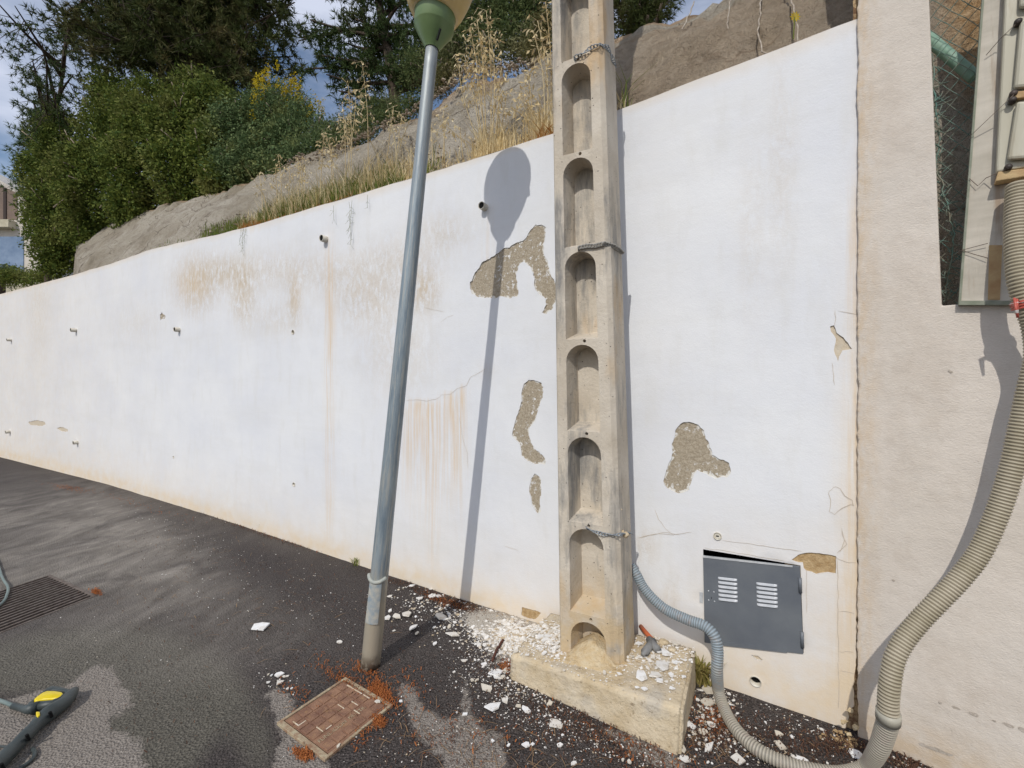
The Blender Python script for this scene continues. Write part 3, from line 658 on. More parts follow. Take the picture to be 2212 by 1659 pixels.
for s in sl:
    for d in dl:
        h = slope_h(s, d); p = along(s, d, h, WP2, WS2)
        am = min(1, max(0, d-.22)*4)*(1 if s > -10 else .5)
        am2 = 1.9 if s > -2.2 else 1.15
        if s > SJ: am2 = 2.4
        dn = am*am2*(.10*mnoise.noise(p*.9)+.05*mnoise.noise(p*2.7)-.035*max(0, .25-abs(mnoise.noise(p*2.1+Vector((5, 5, 5)))))*4*.35+.028*mnoise.noise(p*8)+.017*mnoise.noise(p*19))
        p += Vector((-.3, -.5, .6)).normalized()*dn
        SV.append(tuple(p)); er.append(1. if d > DCR-.02 else (.7*max(0, mnoise.noise(p*3)+.35) if (d > DCR-.35 and s > -2.5) or d < .3 else (.5*max(0, min(1, (s+.1)*3)) if s < SJ+.1 else 0)))
        rk.append(float(np.clip((s-SJ-.2)*4, 0, 1)*np.clip((h-2.75+.6*mnoise.noise(p*2))*2.5, 0, 1)))
nd = len(dl); F = [(i*nd+j, (i+1)*nd+j, (i+1)*nd+j+1, i*nd+j+1) for i in range(len(sl)-1) for j in range(nd-1)]
o = np_mesh('hillside', SV, F, M_SLOPE, None, True); tag(o, 'sprayed concrete and earth slope rising behind the walls', None, None, 'structure')
attr(o.data, 'earth', er); attr(o.data, 'rock', rk)
def onslope(x, D):
    """pixel column x, set back D -> point on the slope"""
    s, _ = hit(x, 500, D, WP2, WS2); return along(s, D, slope_h(s, D), WP2, WS2)

# roots / dry vines hanging on the slope right of the pole
def slope_at_px(x, y):
    best = None
    for D in np.arange(.25, 1.6, .03):
        s, hh = hit(x, y, D, WP2, WS2); e = slope_h(s, D)-hh
        if best is None or abs(e) < best[0]: best = (abs(e), s, D, hh)
    _, s, D, hh = best; return along(s, D, slope_h(s, D), WP2, WS2)+Vector((-.015, -.035, .02))
def wob(pts, step, amp):
    out = []; pts = [Vector(p) for p in pts]
    for a, b in zip(pts, pts[1:]):
        m = max(1, int((b-a).length/step))
        for q in range(m): out.append(a.lerp(b, q/m)+Vector([rng.uniform(-amp, amp) for _ in range(3)]))
    return out+[pts[-1]]
M_ROOT = simple('pale_root', (.45, .40, .33), (.30, .24, .18), .9)
for lab, pl, r_ in [('long pale root hanging straight down the brown slope above the white wall, middle one', [(1640, -5), (1636, 50), (1632, 90), (1642, 125), (1654, 140)], .0045),
                ('pale wavy root hanging on the brown slope, rightmost of the hanging roots', [(1682, -5), (1696, 20), (1705, 60), (1712, 85), (1714, 118)], .005),
                ('pale root hanging from the crest with a small knot, leftmost of the long hanging roots', [(1590, -8), (1575, 20), (1570, 60), (1574, 105)], .0045),
                ('thin branching root low on the slope just right of the concrete pole', [(1500, 20), (1485, 55), (1470, 85), (1438, 118), (1430, 145)], .005)]:
    mb = MB(); mb.tube(wob([slope_at_px(*p) for p in pl], .07, .005), r_, 6)
    if 'branching' in lab: mb.tube(wob([slope_at_px(*p) for p in [(1486, 90), (1489, 120), (1488, 155)]], .05, .005), .004, 5)
    tag(mb.build('hanging_root', M_ROOT, None, True), lab, 'root', 'roots hanging on the slope')

V_, F_ = [], []; b = 0
for _ in range(1300):
    s = rng.uniform(-5, -.4); d = rng.uniform(.25, .45) if rng.random() < .2 else rng.normal(1.45, .09); p = along(s, d, slope_h(s, d), WP2, WS2)+Vector((-.02, -.03, .03))+Vector(rng.normal(0, .02, 3)); sz = .006+.022*rng.random()**4
    bm = bmesh.new(); bmesh.ops.create_icosphere(bm, subdivisions=1, radius=sz)
    V_ += [tuple(p+Vector((v.co.x, v.co.y, v.co.z*.7))*(1+.7*mnoise.noise(v.co*70+p))) for v in bm.verts]; F_ += [tuple(b+v.index for v in f.verts) for f in bm.faces]; b += len(bm.verts); bm.free()
me = bpy.data.meshes.new('loose_stones'); me.from_pydata(V_, [], F_); me.update(); tag(link('loose_stones', me, simple('loose_earth', (.24, .18, .12), (.42, .35, .27), .95, 14, .01, 80)), 'loose earth clods and stones on the slope crest', 'stones', None, 'stuff')

# ================================================================ CONCRETE POLE
B0 = .12; H1 = 3.28
q0 = {'A': (.258, 2.328), 'B': (.565, 2.176), 'C': (.677, 2.361), 'D': (.370, 2.513)}
q1 = {'A': (.211, 2.269), 'B': (.455, 2.148), 'C': (.574, 2.366), 'D': (.330, 2.487)}
def corner(kk, h): t = (h-.15)/(H1-.15); a, b = Vector(q0[kk]), Vector(q1[kk]); q = a+(b-a)*t; return Vector((q.x, q.y, h))
pole = empty('concrete_pole', (.47, 2.36, .14), 'square concrete utility pole with a ladder of arched recesses, standing on a block', 'utility pole')
mb = MB(); hsq = [.10]+[.15+i*.25 for i in range(1, 27)]
rings = []
for h in hsq:
    A, B, Cc, D = (corner(q, h) for q in 'ABCD'); e = (B-A).normalized(); f = (Cc-B).normalized(); cm = .022
    rings.append([A+f*.008, A+e*.008, B-e*cm, B+f*cm, Cc-f*.01, Cc-e*.01, D+e*.01, D-f*.01])
n = 8; vs = [v for r in rings for v in r]
mb.add(vs, [(i*n+q, i*n+(q+1) % n, (i+1)*n+(q+1) % n, (i+1)*n+q) for i in range(len(rings)-1) for q in range(n)]+[tuple(range(n))[::-1], tuple((len(rings)-1)*n+q for q in range(n))])
shaft = mb.build('shaft', M_POLE, pole)
cut = MB()
def facept(h, w, d):
    A, B, Cc = (corner(q, h) for q in 'ABC'); f = (Cc-B).normalized(); return A.lerp(B, w)+f*d
tops = []
for kq in range(-1, 13):
    hb = .39+.482*kq; ht = hb+.447
    if kq == -1: hb, ht = .10, .345
    def outline(inw, inb, int_, d):
        w0, w1 = .195+inw, .745-inw; hw = (w1-w0)/2; A, B = corner('A', ht), corner('B', ht); wd = (B-A).length
        rad = hw*wd; pts = [(w0, hb+inb), (w1, hb+inb)]; hc = ht-int_-rad*(1.0)
        for i in range(0, 13):
            a = PI*i/12; pts.append(((w0+w1)/2+hw*math.cos(a), hc+rad*math.sin(a)))
        return [facept(h, w, d) for w, h in pts]
    f0 = outline(-.012, -.006, -.004, -.012); f1 = outline(.060, .042, .006, .118); n = len(f0)
    cut.add(f0+f1, [tuple(range(n)), tuple(range(n, 2*n))[::-1]]+[(i, n+i, n+(i+1) % n, (i+1) % n) for i in range(n)])
    # bolt hole above the arch
    tops.append(ht)
    hc_ = ht+.022; c0, c1 = facept(hc_, .52, -.01), facept(hc_, .52, .05)
    cut.tube([c0, c1], .0085, 10)
cutter = cut.build('cutter', M_POLE)
md = shaft.modifiers.new('recesses', 'BOOLEAN'); md.operation = 'DIFFERENCE'; md.object = cutter; md.solver = 'EXACT'
dg = bpy.context.evaluated_depsgraph_get(); ev = shaft.evaluated_get(dg); nme = bpy.data.meshes.new_from_object(ev)
shaft.modifiers.clear(); shaft.data = nme; bpy.data.objects.remove(cutter)
bv = shaft.modifiers.new('bevel', 'BEVEL'); bv.width = .004; bv.segments = 2; bv.limit_method = 'ANGLE'; bv.angle_limit = R(35)
# small cement crumbs stuck on the shaft
mb = MB()
for (x, y, r_) in [(1313, 603, .006), (1304, 672, .006), (1320, 816, .010), (1352, 1155, .016), (1345, 1150, .011), (1340, 1118, .008), (1341, 1100, .007)]:
    c0 = P(x, y, 2.19+.0001*(1440-y)*.9); bm = bmesh.new(); bmesh.ops.create_icosphere(bm, subdivisions=2, radius=r_)
    mb.add([c0+v.co*(1+.6*mnoise.noise(v.co*150)) for v in bm.verts], [tuple(v.index for v in f.verts) for f in bm.faces]); bm.free()
mb.build('cement_crumb', M_BLOCK, pole, True)

# metal straps wound through the bolt holes
def strap(label, pts, twist=1.0, rad=.0085, rope=False, m=None):
    mb = MB(); pts = [Vector(p) for p in pts]; cum = [0]
    for a, b in zip(pts, pts[1:]): cum.append(cum[-1]+(b-a).length)
    def at(t):
        for i in range(len(cum)-1):
            if t <= cum[i+1] or i == len(cum)-2: return pts[i].lerp(pts[i+1], (t-cum[i])/max(1e-6, cum[i+1]-cum[i])), (pts[i+1]-pts[i]).normalized()
    t = 0; j = 0
    while t < cum[-1]:
        p, T = at(t); N = T.cross(Vector((0, 0, 1))).normalized(); U = N.cross(T); a = twist*j*.55; Y = U*math.cos(a)+N*math.sin(a)
        ring = [p+T*math.cos(2*PI*i/10)*rad*1.35+Y*math.sin(2*PI*i/10)*rad for i in range(11)]
        mb.tube(ring, .0026 if not rope else .005, 5, caps=False); t += rad*2.0; j += 1
    o = mb.build('metal_strap', m or M_GALV, None, True); return tag(o, label, 'strap', 'perforated straps wound round the concrete pole')
M_GALV = simple('galvanised_strap', (.36, .39, .41), (.22, .24, .26), .45, 30, metal=.5)
M_STRAPC = simple('cement_covered_strap', (.26, .25, .23), (.36, .34, .30), .9, 40, .004, 90)
def fp(x, y, off=.012):   # on the front face
    u = (x-CX)/FPX; h = 1.6
    for _ in range(6):
        A, B = corner('A', h), corner('B', h); e = B-A; t = (u*A.y-A.x)/(e.x-u*e.y); Y = A.y+e.y*t; h = CAMH-(y-CY)/FPX*Y
    q = A+e*t; f = (corner('C', h)-B).normalized(); return Vector((q.x, q.y, h))-f*off
def sp_(x, y, off=.01):   # on the right side face
    u = (x-CX)/FPX; h = 1.6
    for _ in range(6):
        A, B = corner('B', h), corner('C', h); e = B-A; t = (u*A.y-A.x)/(e.x-u*e.y); Y = A.y+e.y*t; h = CAMH-(y-CY)/FPX*Y
    q = A+e*t; f = (corner('B', h)-corner('A', h)).normalized(); return Vector((q.x, q.y, h))+f*off
strap('shiny perforated metal strap round the corner of the concrete pole, highest of the three straps', [fp(1241, 131, -.01), fp(1243, 128), fp(1262, 119), fp(1278, 107), fp(1296, 101, .014), sp_(1308, 104), sp_(1318, 125), sp_(1326, 146)])
strap('cement covered grey strap lying flat round the concrete pole, middle one of the three straps', [fp(1248, 540, -.01), fp(1252, 537), fp(1270, 533), fp(1288, 533), fp(1306, 528, .014), sp_(1322, 533), sp_(1334, 541), sp_(1341, 548)], .1, .008, True, M_STRAPC)
strap('twisted grey strap sagging across the lower concrete pole above the lowest full recess', [fp(1265, 1140, -.01), fp(1269, 1140), fp(1285, 1147), fp(1305, 1153), fp(1325, 1154, .014), fp(1342, 1153, .018), sp_(1352, 1152), sp_(1360, 1152)], .8, .008)

# ================================================================ FOUNDATION BLOCK
blk = [(-.013, 2.335, .133), (.737, 1.849, .195), (.974, 2.288, .195), (.245, 2.765, .135)]
bb = [(-.020, 2.330, 0), (.722, 1.842, 0), (.985, 2.290, 0), (.245, 2.77, 0)]
def hexgrid(bot, top, n, amp, name, m, parent):
    bm = bmesh.new(); vs = [bm.verts.new(p) for p in bot]+[bm.verts.new(p) for p in top]
    for f in [(3, 2, 1, 0), (4, 5, 6, 7), (0, 1, 5, 4), (1, 2, 6, 5), (2, 3, 7, 6), (3, 0, 4, 7)]: bm.faces.new([vs[i] for i in f])
    bmesh.ops.bevel(bm, geom=[e for e in bm.edges if max(v.co.z for v in e.verts) > .05], offset=.014, segments=3, affect='EDGES')
    for _ in range(n): bmesh.ops.subdivide_edges(bm, edges=[e for e in bm.edges if e.calc_length() > .018], cuts=1, use_grid_fill=True)
    bm.normal_update()
    for v in bm.verts:
        if v.co.z > .005: v.co += v.normal*(amp*.4*mnoise.noise(v.co*7)+amp*.45*mnoise.noise(v.co*34))
    me = bpy.data.meshes.new(name); bm.to_mesh(me); bm.free(); return link(name, me, m, parent, True)
block = hexgrid([Vector(p)-Vector((0, 0, .02)) for p in bb], [Vector(p) for p in blk], 6, .006, 'foundation_block', M_BLOCK, None)
tag(block, 'low ochre concrete block under the concrete pole, strewn with plaster bits', 'foundation block')
def btop(x, y):  # height of block top there
    n_ = (Vector(blk[1])-Vector(blk[0])).cross(Vector(blk[3])-Vector(blk[0])); p0 = Vector(blk[0]); return p0.z-(n_.x*(x-p0.x)+n_.y*(y-p0.y))/n_.z
# mortar fan at the foot of the pole, filling the lowest recess
mb = MB(); g = []; nn_ = 26
c0 = Vector(((corner('A', .15).x+corner('B', .15).x)/2, (corner('A', .15).y+corner('B', .15).y)/2)); e = (corner('B', .15)-corner('A', .15)).normalized(); f = (corner('C', .15)-corner('B', .15)).normalized()
for j in range(nn_):
    for i in range(nn_):
        a = (i/(nn_-1)-.5)*.40; b = .085-(j/(nn_-1))*.185
        q = Vector((c0.x+e.x*a+f.x*b, c0.y+e.y*a+f.y*b)); r_ = math.hypot(a/.22, min(0, b+.02)/.15)
        z = btop(q.x, q.y)+.085*max(0, 1-abs(a)/.12)**.7*(1 if b > -.0 else max(0, 1+b/.085))**1.3+.012*max(0, 1-r_)-(.015 if (b < -.088 or abs(a) > .19) else 0)+.006*mnoise.noise(Vector((a*30, b*30, 0)))
        g.append((q.x, q.y, z))
mb.add(g, [(j*nn_+i, j*nn_+i+1, (j+1)*nn_+i+1, (j+1)*nn_+i) for j in range(nn_-1) for i in range(nn_-1)])
mb.build('mortar_fillet', simple('ochre_fillet', (.50, .36, .19), (.60, .49, .32), .95, 25, .012, 70), pole, True)

# ================================================================ LAMP POST
lb = G(800, 1440); lt = P(934, 95, 2.264); ax = (lt-lb).normalized()
lamp = empty('street_lamp', lb, 'leaning grey steel lamp post with a green and cream lamp head', 'street lamp')
Lh = (lt-lb).length; mb = MB()
prof = [(.055, -.03), (.0525, .04), (.0525, .55), (.049, .60), (.049, .62), (.0475, 1.1), (.0455, 1.105)]+[(.0455-(.0135)*t, 1.11+(Lh-1.11+.02)*t) for t in np.linspace(0, 1, 8)]
prof = [(.0525-.0205*z/Lh if z > .3 else .0525, z) for z in np.linspace(-.03, Lh+.02, 26)]
mb.lathe(prof, (0, 0, 0), (0, 0, 1), 32)
def locpart(mb, name, m, smooth=False, bevel=0):
    o = mb.build(name, m, None, smooth, bevel); q = Vector((0, 0, 1)).rotation_difference(ax)
    o.parent = lamp; o.rotation_mode = 'QUATERNION'; o.rotation_quaternion = q; return o
o = locpart(mb, 'post', M_POST, True)
# access cover on the post (faces the camera) and its collar strap
q = Vector((0, 0, 1)).rotation_difference(ax); qi = q.inverted()
tocam = qi @ Vector((.18, -1, 0)); tocam.z = 0; tocam.normalize(); ang = math.atan2(tocam.y, tocam.x)
def curved(mb, z0, z1, a0, a1, r0, th, n=10):
    vs = []; 
    for z in np.linspace(z0, z1, 8):
        rr_ = r0-.0205*z/Lh
        for i in range(n+1):
            a = a0+(a1-a0)*i/n; vs.append((math.cos(a)*(rr_+th), math.sin(a)*(rr_+th), z))
    for z in np.linspace(z0, z1, 8):
        rr_ = r0-.0205*z/Lh
        for i in range(n+1):
            a = a0+(a1-a0)*i/n; vs.append((math.cos(a)*(rr_-.002), math.sin(a)*(rr_-.002), z))
    m = n+1; o_ = 8*m; fs = [(j*m+i, j*m+i+1, (j+1)*m+i+1, (j+1)*m+i) for j in range(7) for i in range(n)]
    fs += [(i, i+1, o_+i+1, o_+i) for i in range(n)]+[(7*m+i, 7*m+i+1, o_+7*m+i+1, o_+7*m+i) for i in range(n)]
    fs += [(j*m, (j+1)*m, o_+(j+1)*m, o_+j*m) for j in range(7)]+[(j*m+n, (j+1)*m+n, o_+(j+1)*m+n, o_+j*m+n) for j in range(7)]
    mb.add(vs, fs)
mb = MB(); curved(mb, .28, .515, ang-.95, ang+.42, .0525, .009); locpart(mb, 'access_cover', simple('cover_grey', (.25, .30, .33), (.44, .42, .36), .55, 30, .001, 90), False, .003)
mb = MB()
mb.tube([((.0525-.0205*.53/Lh+.006)*math.cos(a), (.0525-.0205*.53/Lh+.006)*math.sin(a), .540-.022*math.sin((a-ang+1.5)/2.3*PI)) for a in np.linspace(ang-1.5, ang+.8, 16)], .0105, 8)
locpart(mb, 'collar_strap', simple('pale_strap', (.42, .42, .36), (.30, .32, .30), .6, 30), True)
mb = MB(); z0 = Lh
mb.lathe([(.036, z0-.028), (.040, z0-.02), (.062, z0+.012), (.095, z0+.062), (.101, z0+.074), (.104, z0+.078), (.104, z0+.13), (.112, z0+.150), (.118, z0+.162), (.1, z0+.165)], (0, 0, 0), n=40, capb=False)
head = locpart(mb, 'lamp_holder', M_LGREEN, True)
mb = MB(); a = ang+.5; rr_ = .07
mb.tube([(math.cos(a)*.052, math.sin(a)*.052, z0-.008), (math.cos(a)*.080, math.sin(a)*.080, z0+.036)], .006, 6); locpart(mb, 'slot', M_LDARK)
mb = MB()
mb.lathe([(.112, z0+.140), (.124, z0+.142), (.146, z0+.18), (.170, z0+.24), (.188, z0+.30), (.193, z0+.355), (.186, z0+.40), (.160, z0+.445), (.115, z0+.478), (.06, z0+.495), (.005, z0+.50)], (0, 0, 0), n=48)
bm_a = ang+.95
locpart(mb, 'globe', M_GLOBE, True)
mb = MB(); mb.tube([(math.cos(bm_a)*.15, math.sin(bm_a)*.15, z0+.25), (math.cos(bm_a)*.195, math.sin(bm_a)*.195, z0+.26)], .022, 12); locpart(mb, 'clip', M_GLOBE, True, .004)
mb = MB(); mb.tube([(math.cos(a_)*.056, math.sin(a_)*.056, .6+(.002)) for a_ in np.linspace(0, 2*PI, 25)], .0005, 4)

# ================================================================ WEEP PIPES
M_PVC = simple('white_pvc', (.66, .63, .55), (.50, .45, .36), .5, 30, spec=.4)
wn = lambda s: (along(s, -1)-along(s, 0)).normalized()
for lab, x, y, r_, pr in [('white stub pipe high on the wall beside the lamp shadow', 1048, 449, .0265, .05), ('white stub pipe high on the wall above the long rust streak', 705, 518, .031, .055),
                       ('tiny pipe stub in the middle row at the far left end of the wall', 25, 735, .03, .07), ('pipe stub in the middle row, second from the left end of the wall', 165, 714, .032, .075),
                       ('pipe stub in the middle row, right below the small plaster hole', 388, 713, .030, .06), ('pipe stub near the ground at the far left end of the wall', 22, 933, .034, .07),
                       ('short pipe stub near the ground, second from the left end of the wall', 168, 956, .032, .06), ('black flush drain hole in the middle row left of the lamp post', 633, 718, .024, .004),
                       ('tiny flush drain hole low on the wall, third from the left', 375, 988, .018, .004), ('flush drain hole low on the wall, nearest to the lamp post', 635, 1047, .022, .004),
                       ('small capped pipe end set in the wall above the grey hatch', 1550, 1158, .020, .008), ('open flush pipe end low in the wall below the grey hatch', 1632, 1472, .027, .006)]:
    s, h = hit(x, y); n_ = wn(s); c0 = along(s, 0, h)
    t = empty('drain_pipe', c0, lab, 'pipe', 'drain pipes set in the white wall')
    mb = MB(); ro, ri = r_, r_*.88; prof = [(ro, -.03), (ro, pr), (ri, pr), (ri, -.029 if pr > .04 else -.05)]
    mb.lathe(prof, c0, n_, 24, capb=False, capt=False); mb.build('pipe_end', M_PVC, t, True, 0)
    mb = MB()
    if 'capped' in lab: mb.lathe([(ri, 0), (ri*.8, .004), (.001, .004)], c0, n_, 20); mb.build('cap', M_PVC, t); mb = MB(); e_ = (along(s+.1)-along(s)).normalized(); mb.box(c0+n_*.0045, (.014, .002, .006), math.atan2(e_.y, e_.x)); mb.build('slot', M_BLACK, t)
    else: mb.lathe([(ri, pr-.006 if pr > .04 else -.03), (.001, pr-.0061 if pr > .04 else -.0301)], c0, n_, 20); mb.build('bore_shade_disc', M_BLACK, t)  # black disc inside the rim, painting the shade of the hollow pipe

# ================================================================ HATCH
hw = empty('wall_hatch', along(*[HATCH[0][0], 0, HATCH[3][1]]), 'dark grey metal utility hatch with two louvred vents, hanging askew low in the white wall', 'hatch')
mb = MB(); f_ = [along(a, -.001, b) for a, b in HATCH]; b_ = [along(a, .14, b) for a, b in HATCH]
mb.add(f_+b_, [(4, 5, 6, 7), (0, 1, 5, 4), (1, 2, 6, 5), (2, 3, 7, 6), (3, 0, 4, 7)]); mb.build('recess', M_BLACK, hw)
dc = S([(1519, 1199), (1728, 1222.5), (1735, 1411), (1523, 1387)])
def dl_(u, v, off):
    a = Vector(dc[0]).lerp(Vector(dc[1]), u); b = Vector(dc[3]).lerp(Vector(dc[2]), u); q = a.lerp(b, v); return along(q.x, off, q.y)
mb = MB(); o1, o2 = -.010, -.002
mb.hexa([dl_(0, 1, o2), dl_(1, 1, o2), dl_(1, 1, o1), dl_(0, 1, o1)], [dl_(0, 0, o2), dl_(1, 0, o2), dl_(1, 0, o1), dl_(0, 0, o1)])
door = mb.build('door', M_HATCH, hw, False, .0015)
mb = MB(); mb.hexa([dl_(0, .022, -.0135), dl_(.93, .017, -.0135), dl_(.93, .017, -.0102), dl_(0, .022, -.0102)], [dl_(0, -.002, -.0135), dl_(.93, -.002, -.0135), dl_(.93, -.002, -.0102), dl_(0, -.002, -.0102)]); mb.build('top_rail', M_PALEMETAL, door)
mb = MB(); mb.hexa([dl_(.18, 1.004, -.0128), dl_(.85, 1.004, -.0128), dl_(.85, 1.004, -.0102), dl_(.18, 1.004, -.0102)], [dl_(.18, .962, -.0128), dl_(.85, .962, -.0128), dl_(.85, .962, -.0102), dl_(.18, .962, -.0102)]); mb.build('bottom_lip', M_HATCH, door)
for (u0, v0) in ((.165, .225), (.57, .238)):
    for i in range(6):
        v = v0+i*.048; mb = MB(); w = .205; nn = 12; vs = []
        for a_ in range(nn+1):
            t = a_/nn; tp_ = min(1, t/.09, (1-t)/.09)**.5
            for b_ in range(7):
                be = b_/6; hh = math.sin(min(1, be*1.35)*PI/2)*(1 if be < .9 else (1-be)/.1*1.0) if False else math.sin(PI*be**1.6)
                vs.append(dl_(u0+w*t, v+.032*(be-.0)*1.0, -.0101-.0085*hh*tp_))
        mb.add(vs, [(a_*7+b_, a_*7+b_+1, (a_+1)*7+b_+1, (a_+1)*7+b_) for a_ in range(nn) for b_ in range(6)])
        mb.build('louvre', simple('louvre_metal', (.42, .44, .46), (.5, .51, .53), .35, spec=.5) if 'louvre_metal' not in bpy.data.materials else bpy.data.materials['louvre_metal'], door, True)
for (u, v) in ((.055, .40), (.115, .405), (.055, .505), (.12, .512)):
    mb = MB(); c0 = dl_(u, v, -.010); mb.lathe([(.004, 0), (.0036, .0015), (.002, .0026), (.0002, .003)], c0, wn(1.2), 12); mb.build('rivet', M_PALEMETAL, door, True)
mb = MB(); mb.hexa([dl_(.083, .49, -.0106), dl_(.089, .49, -.0106), dl_(.089, .49, -.0101), dl_(.083, .49, -.0101)], [dl_(.083, .465, -.0106), dl_(.089, .465, -.0106), dl_(.089, .465, -.0101), dl_(.083, .465, -.0101)]); mb.build('keyhole', M_BLACK, door)
for v0, v1 in ((.13, .30), (.745, .925)):
    mb = MB(); mb.tube([dl_(.995, v0, -.013), dl_(.995, v1, -.013)], .0075, 12); mb.build('hinge', M_HATCH, hw, True)
# little galvanised tab on the left jamb
mb = MB(); mb.hexa([along(*a) for a in [(HATCH[0][0]-.018, -.004, .42), (HATCH[0][0]-.001, -.004, .42), (HATCH[0][0]-.001, .0, .42), (HATCH[0][0]-.018, .0, .42)]], [along(*a) for a in [(HATCH[0][0]-.018, -.004, .475), (HATCH[0][0]-.001, -.004, .475), (HATCH[0][0]-.001, .0, .475), (HATCH[0][0]-.018, .0, .475)]])
mb.build('frame_tab', M_PALEMETAL, hw)

# ================================================================ CORRUGATED HOSES
def spline(pts, step):
    pts = [Vector(p) for p in pts]; out = []
    for i in range(len(pts)-1):
        p0, p1, p2, p3 = pts[max(i-1, 0)], pts[i], pts[i+1], pts[min(i+2, len(pts)-1)]
        for q in range(12):
            t = q/12; out.append(.5*((2*p1)+(p2-p0)*t+(2*p0-5*p1+4*p2-p3)*t*t+(3*p1-p0-3*p2+p3)*t**3))
    out.append(pts[-1]); cum = [0]
    for a, b in zip(out, out[1:]): cum.append(cum[-1]+(b-a).length)
    T = np.arange(0, cum[-1], step); A = np.array([tuple(p) for p in out])
    return [Vector(v) for v in np.stack([np.interp(T, cum, A[:, i]) for i in range(3)], 1)]
def hose(name, pts, r, pitch, m, label, parent=None, flare=0):
    c_ = spline(pts, pitch/5); n = len(c_); rad = [r*(1+flare*max(0, 1-(n-i)*pitch/5/.30)**.5)*(1-.13*(.5+.5*math.cos(2*PI*i/5))**1.5) for i in range(n)]
    mb = MB(); mb.tube(c_, rad, 26); o = mb.build(name, m, parent, True)
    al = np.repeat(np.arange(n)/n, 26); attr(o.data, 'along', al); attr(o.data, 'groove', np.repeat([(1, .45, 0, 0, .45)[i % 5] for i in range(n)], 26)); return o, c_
hA = [(1362, 1222, 2.43), (1376, 1243, 2.40), (1388, 1266, 2.38), (1410, 1293, 2.34), (1440, 1318, 2.29), (1485, 1339, 2.22), (1522, 1353, 2.165), (1543, 1375, 2.13), (1550, 1405, 2.115), (1549, 1450, 2.11)]
hA = [P(*p) for p in hA]+[G(1552, 1490, .06), G(1562, 1525, .032), G(1582, 1565, .032), G(1612, 1600, .032), G(1650, 1628, .032), G(1700, 1650, .032), G(1760, 1666, .032), G(1820, 1672, .034), G(1868, 1658, .05), P(1896, 1622, 1.665), P(1912, 1580, 1.63), P(1920, 1548, 1.61)]
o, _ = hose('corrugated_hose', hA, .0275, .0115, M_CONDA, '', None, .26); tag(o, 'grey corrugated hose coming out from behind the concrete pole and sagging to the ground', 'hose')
hB = [P(*p) for p in [(1919, 1540, 1.60), (1919, 1510, 1.60), (1923, 1470, 1.60), (1932, 1425, 1.605), (1952, 1385, 1.61), (1985, 1343, 1.61), (2023, 1303, 1.60), (2075, 1248, 1.59), (2118, 1190, 1.58), (2158, 1100, 1.565), (2186, 1010, 1.55), (2204, 930, 1.54), (2224, 840, 1.53), (2240, 770, 1.52), (2234, 705, 1.515), (2216, 655, 1.52), (2202, 600, 1.53), (2197, 540, 1.545), (2196, 480, 1.56), (2198, 430, 1.57), (2200, 398, 1.575)]]
hosB = empty('conduit_hose', P(1919, 1536, 1.60), 'thick beige corrugated hose hanging down the pink wall from the meter box', 'hose')
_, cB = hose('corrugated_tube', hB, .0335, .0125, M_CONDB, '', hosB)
mb = MB(); mb.tube([P(1918, 1556, 1.607), P(1919, 1545, 1.602), P(1919, 1538, 1.60)], .0375, 24); mb.build('coupling', simple('coupling_grey', (.36, .34, .28), (.42, .39, .31), .5), hosB, True)
# red and white tape around the hose under the box
mb = MB(); i0 = min(range(len(cB)), key=lambda i: abs((CAMH-(cB[i].z))/cB[i].y*FPX+CY-655)); 
seg = cB[i0-6:i0+6]
mb.tube(seg, [.0375+.003*math.sin(i*1.7) for i in range(len(seg))], 20)
jr = random.Random(2)
for q_ in range(5):
    a_ = seg[6]+Vector((-.035, -.01, 0)); mb.tube([a_, a_+Vector((-.02-.01*jr.random(), -.01, -.015+.03*jr.random())), a_+Vector((-.02, -.012, -.04-.02*jr.random()))], .004, 5)
k = NM('red_white_tape', .4, .4); k.col(k.mix(k.ramp(k.noise((9, 9, 40), 2, .5), .5, .54), (.48, .10, .07), (.66, .62, .58)))
tag(mb.build('barrier_tape', k.m, None, True), 'red and white barrier tape tied round the beige hose below the meter box', 'tape')

# ================================================================ METER BOX, BOARD, FENCE behind the pink wall
k = NM('painted_board', .75, .25)
c = k.mix(k.ramp(k.noise((3, 3, 9), 5, .65), .35, .65), (.45, .41, .34), (.60, .55, .47))
ob = k.sep(); c = k.mix(k.math('MULTIPLY', k.ramp(k.noise((16, 16, 1.5), 5, .7), .52, .66), .6), c, (.30, .19, .11)); k.col(c); k.bump(k.noise((60, 60, 6), 4, .6), .002)
M_BOARD = k.m
k = NM('cream_polyester', .45, .4)
c = k.mix(k.ramp(k.noise((4, 4, 1.2), 5, .65), .35, .65), (.45, .42, .32), (.60, .57, .47)); c = k.mix(k.ramp(k.noise((9, 9, 2), 5, .7), .50, .70, 0, .75), c, (.30, .225, .12)); k.col(c); M_CREAM = k.m
M_WOOD = simple('raw_wood', (.52, .38, .20), (.38, .23, .11), .8, 12, .003, 50)
M_SCREW = simple('dark_screw', (.03, .025, .02), (.07, .05, .04), .5)
def pkp(x, y, off): t, h = pk(x, y, off); return pp(t, h, -off)
bo = empty('backing_board', pkp(2100, 655, .02), 'tall weathered whitish board standing on the sill of the pink wall', 'board')
def plate(mb, quad, off0, off1):
    fr = [pkp(x, y, off1) for x, y in quad]; bk_ = [pp(*pk(x, y, off1), d=-off0) for x, y in quad]; mb.hexa(bk_, fr)
mb = MB(); plate(mb, [(2071, 655), (2330, 655), (2330, -300), (2146, -300)], -.01, .020); mb.build('panel', M_BOARD, bo, False, .002)
mb = MB(); plate(mb, [(2070.5, 657), (2076, 657), (2149, -300), (2144.5, -300)], -.02, .026); mb.build('edge_strip', simple('green_grey_edge', (.20, .22, .16), (.30, .31, .25), .8), bo)
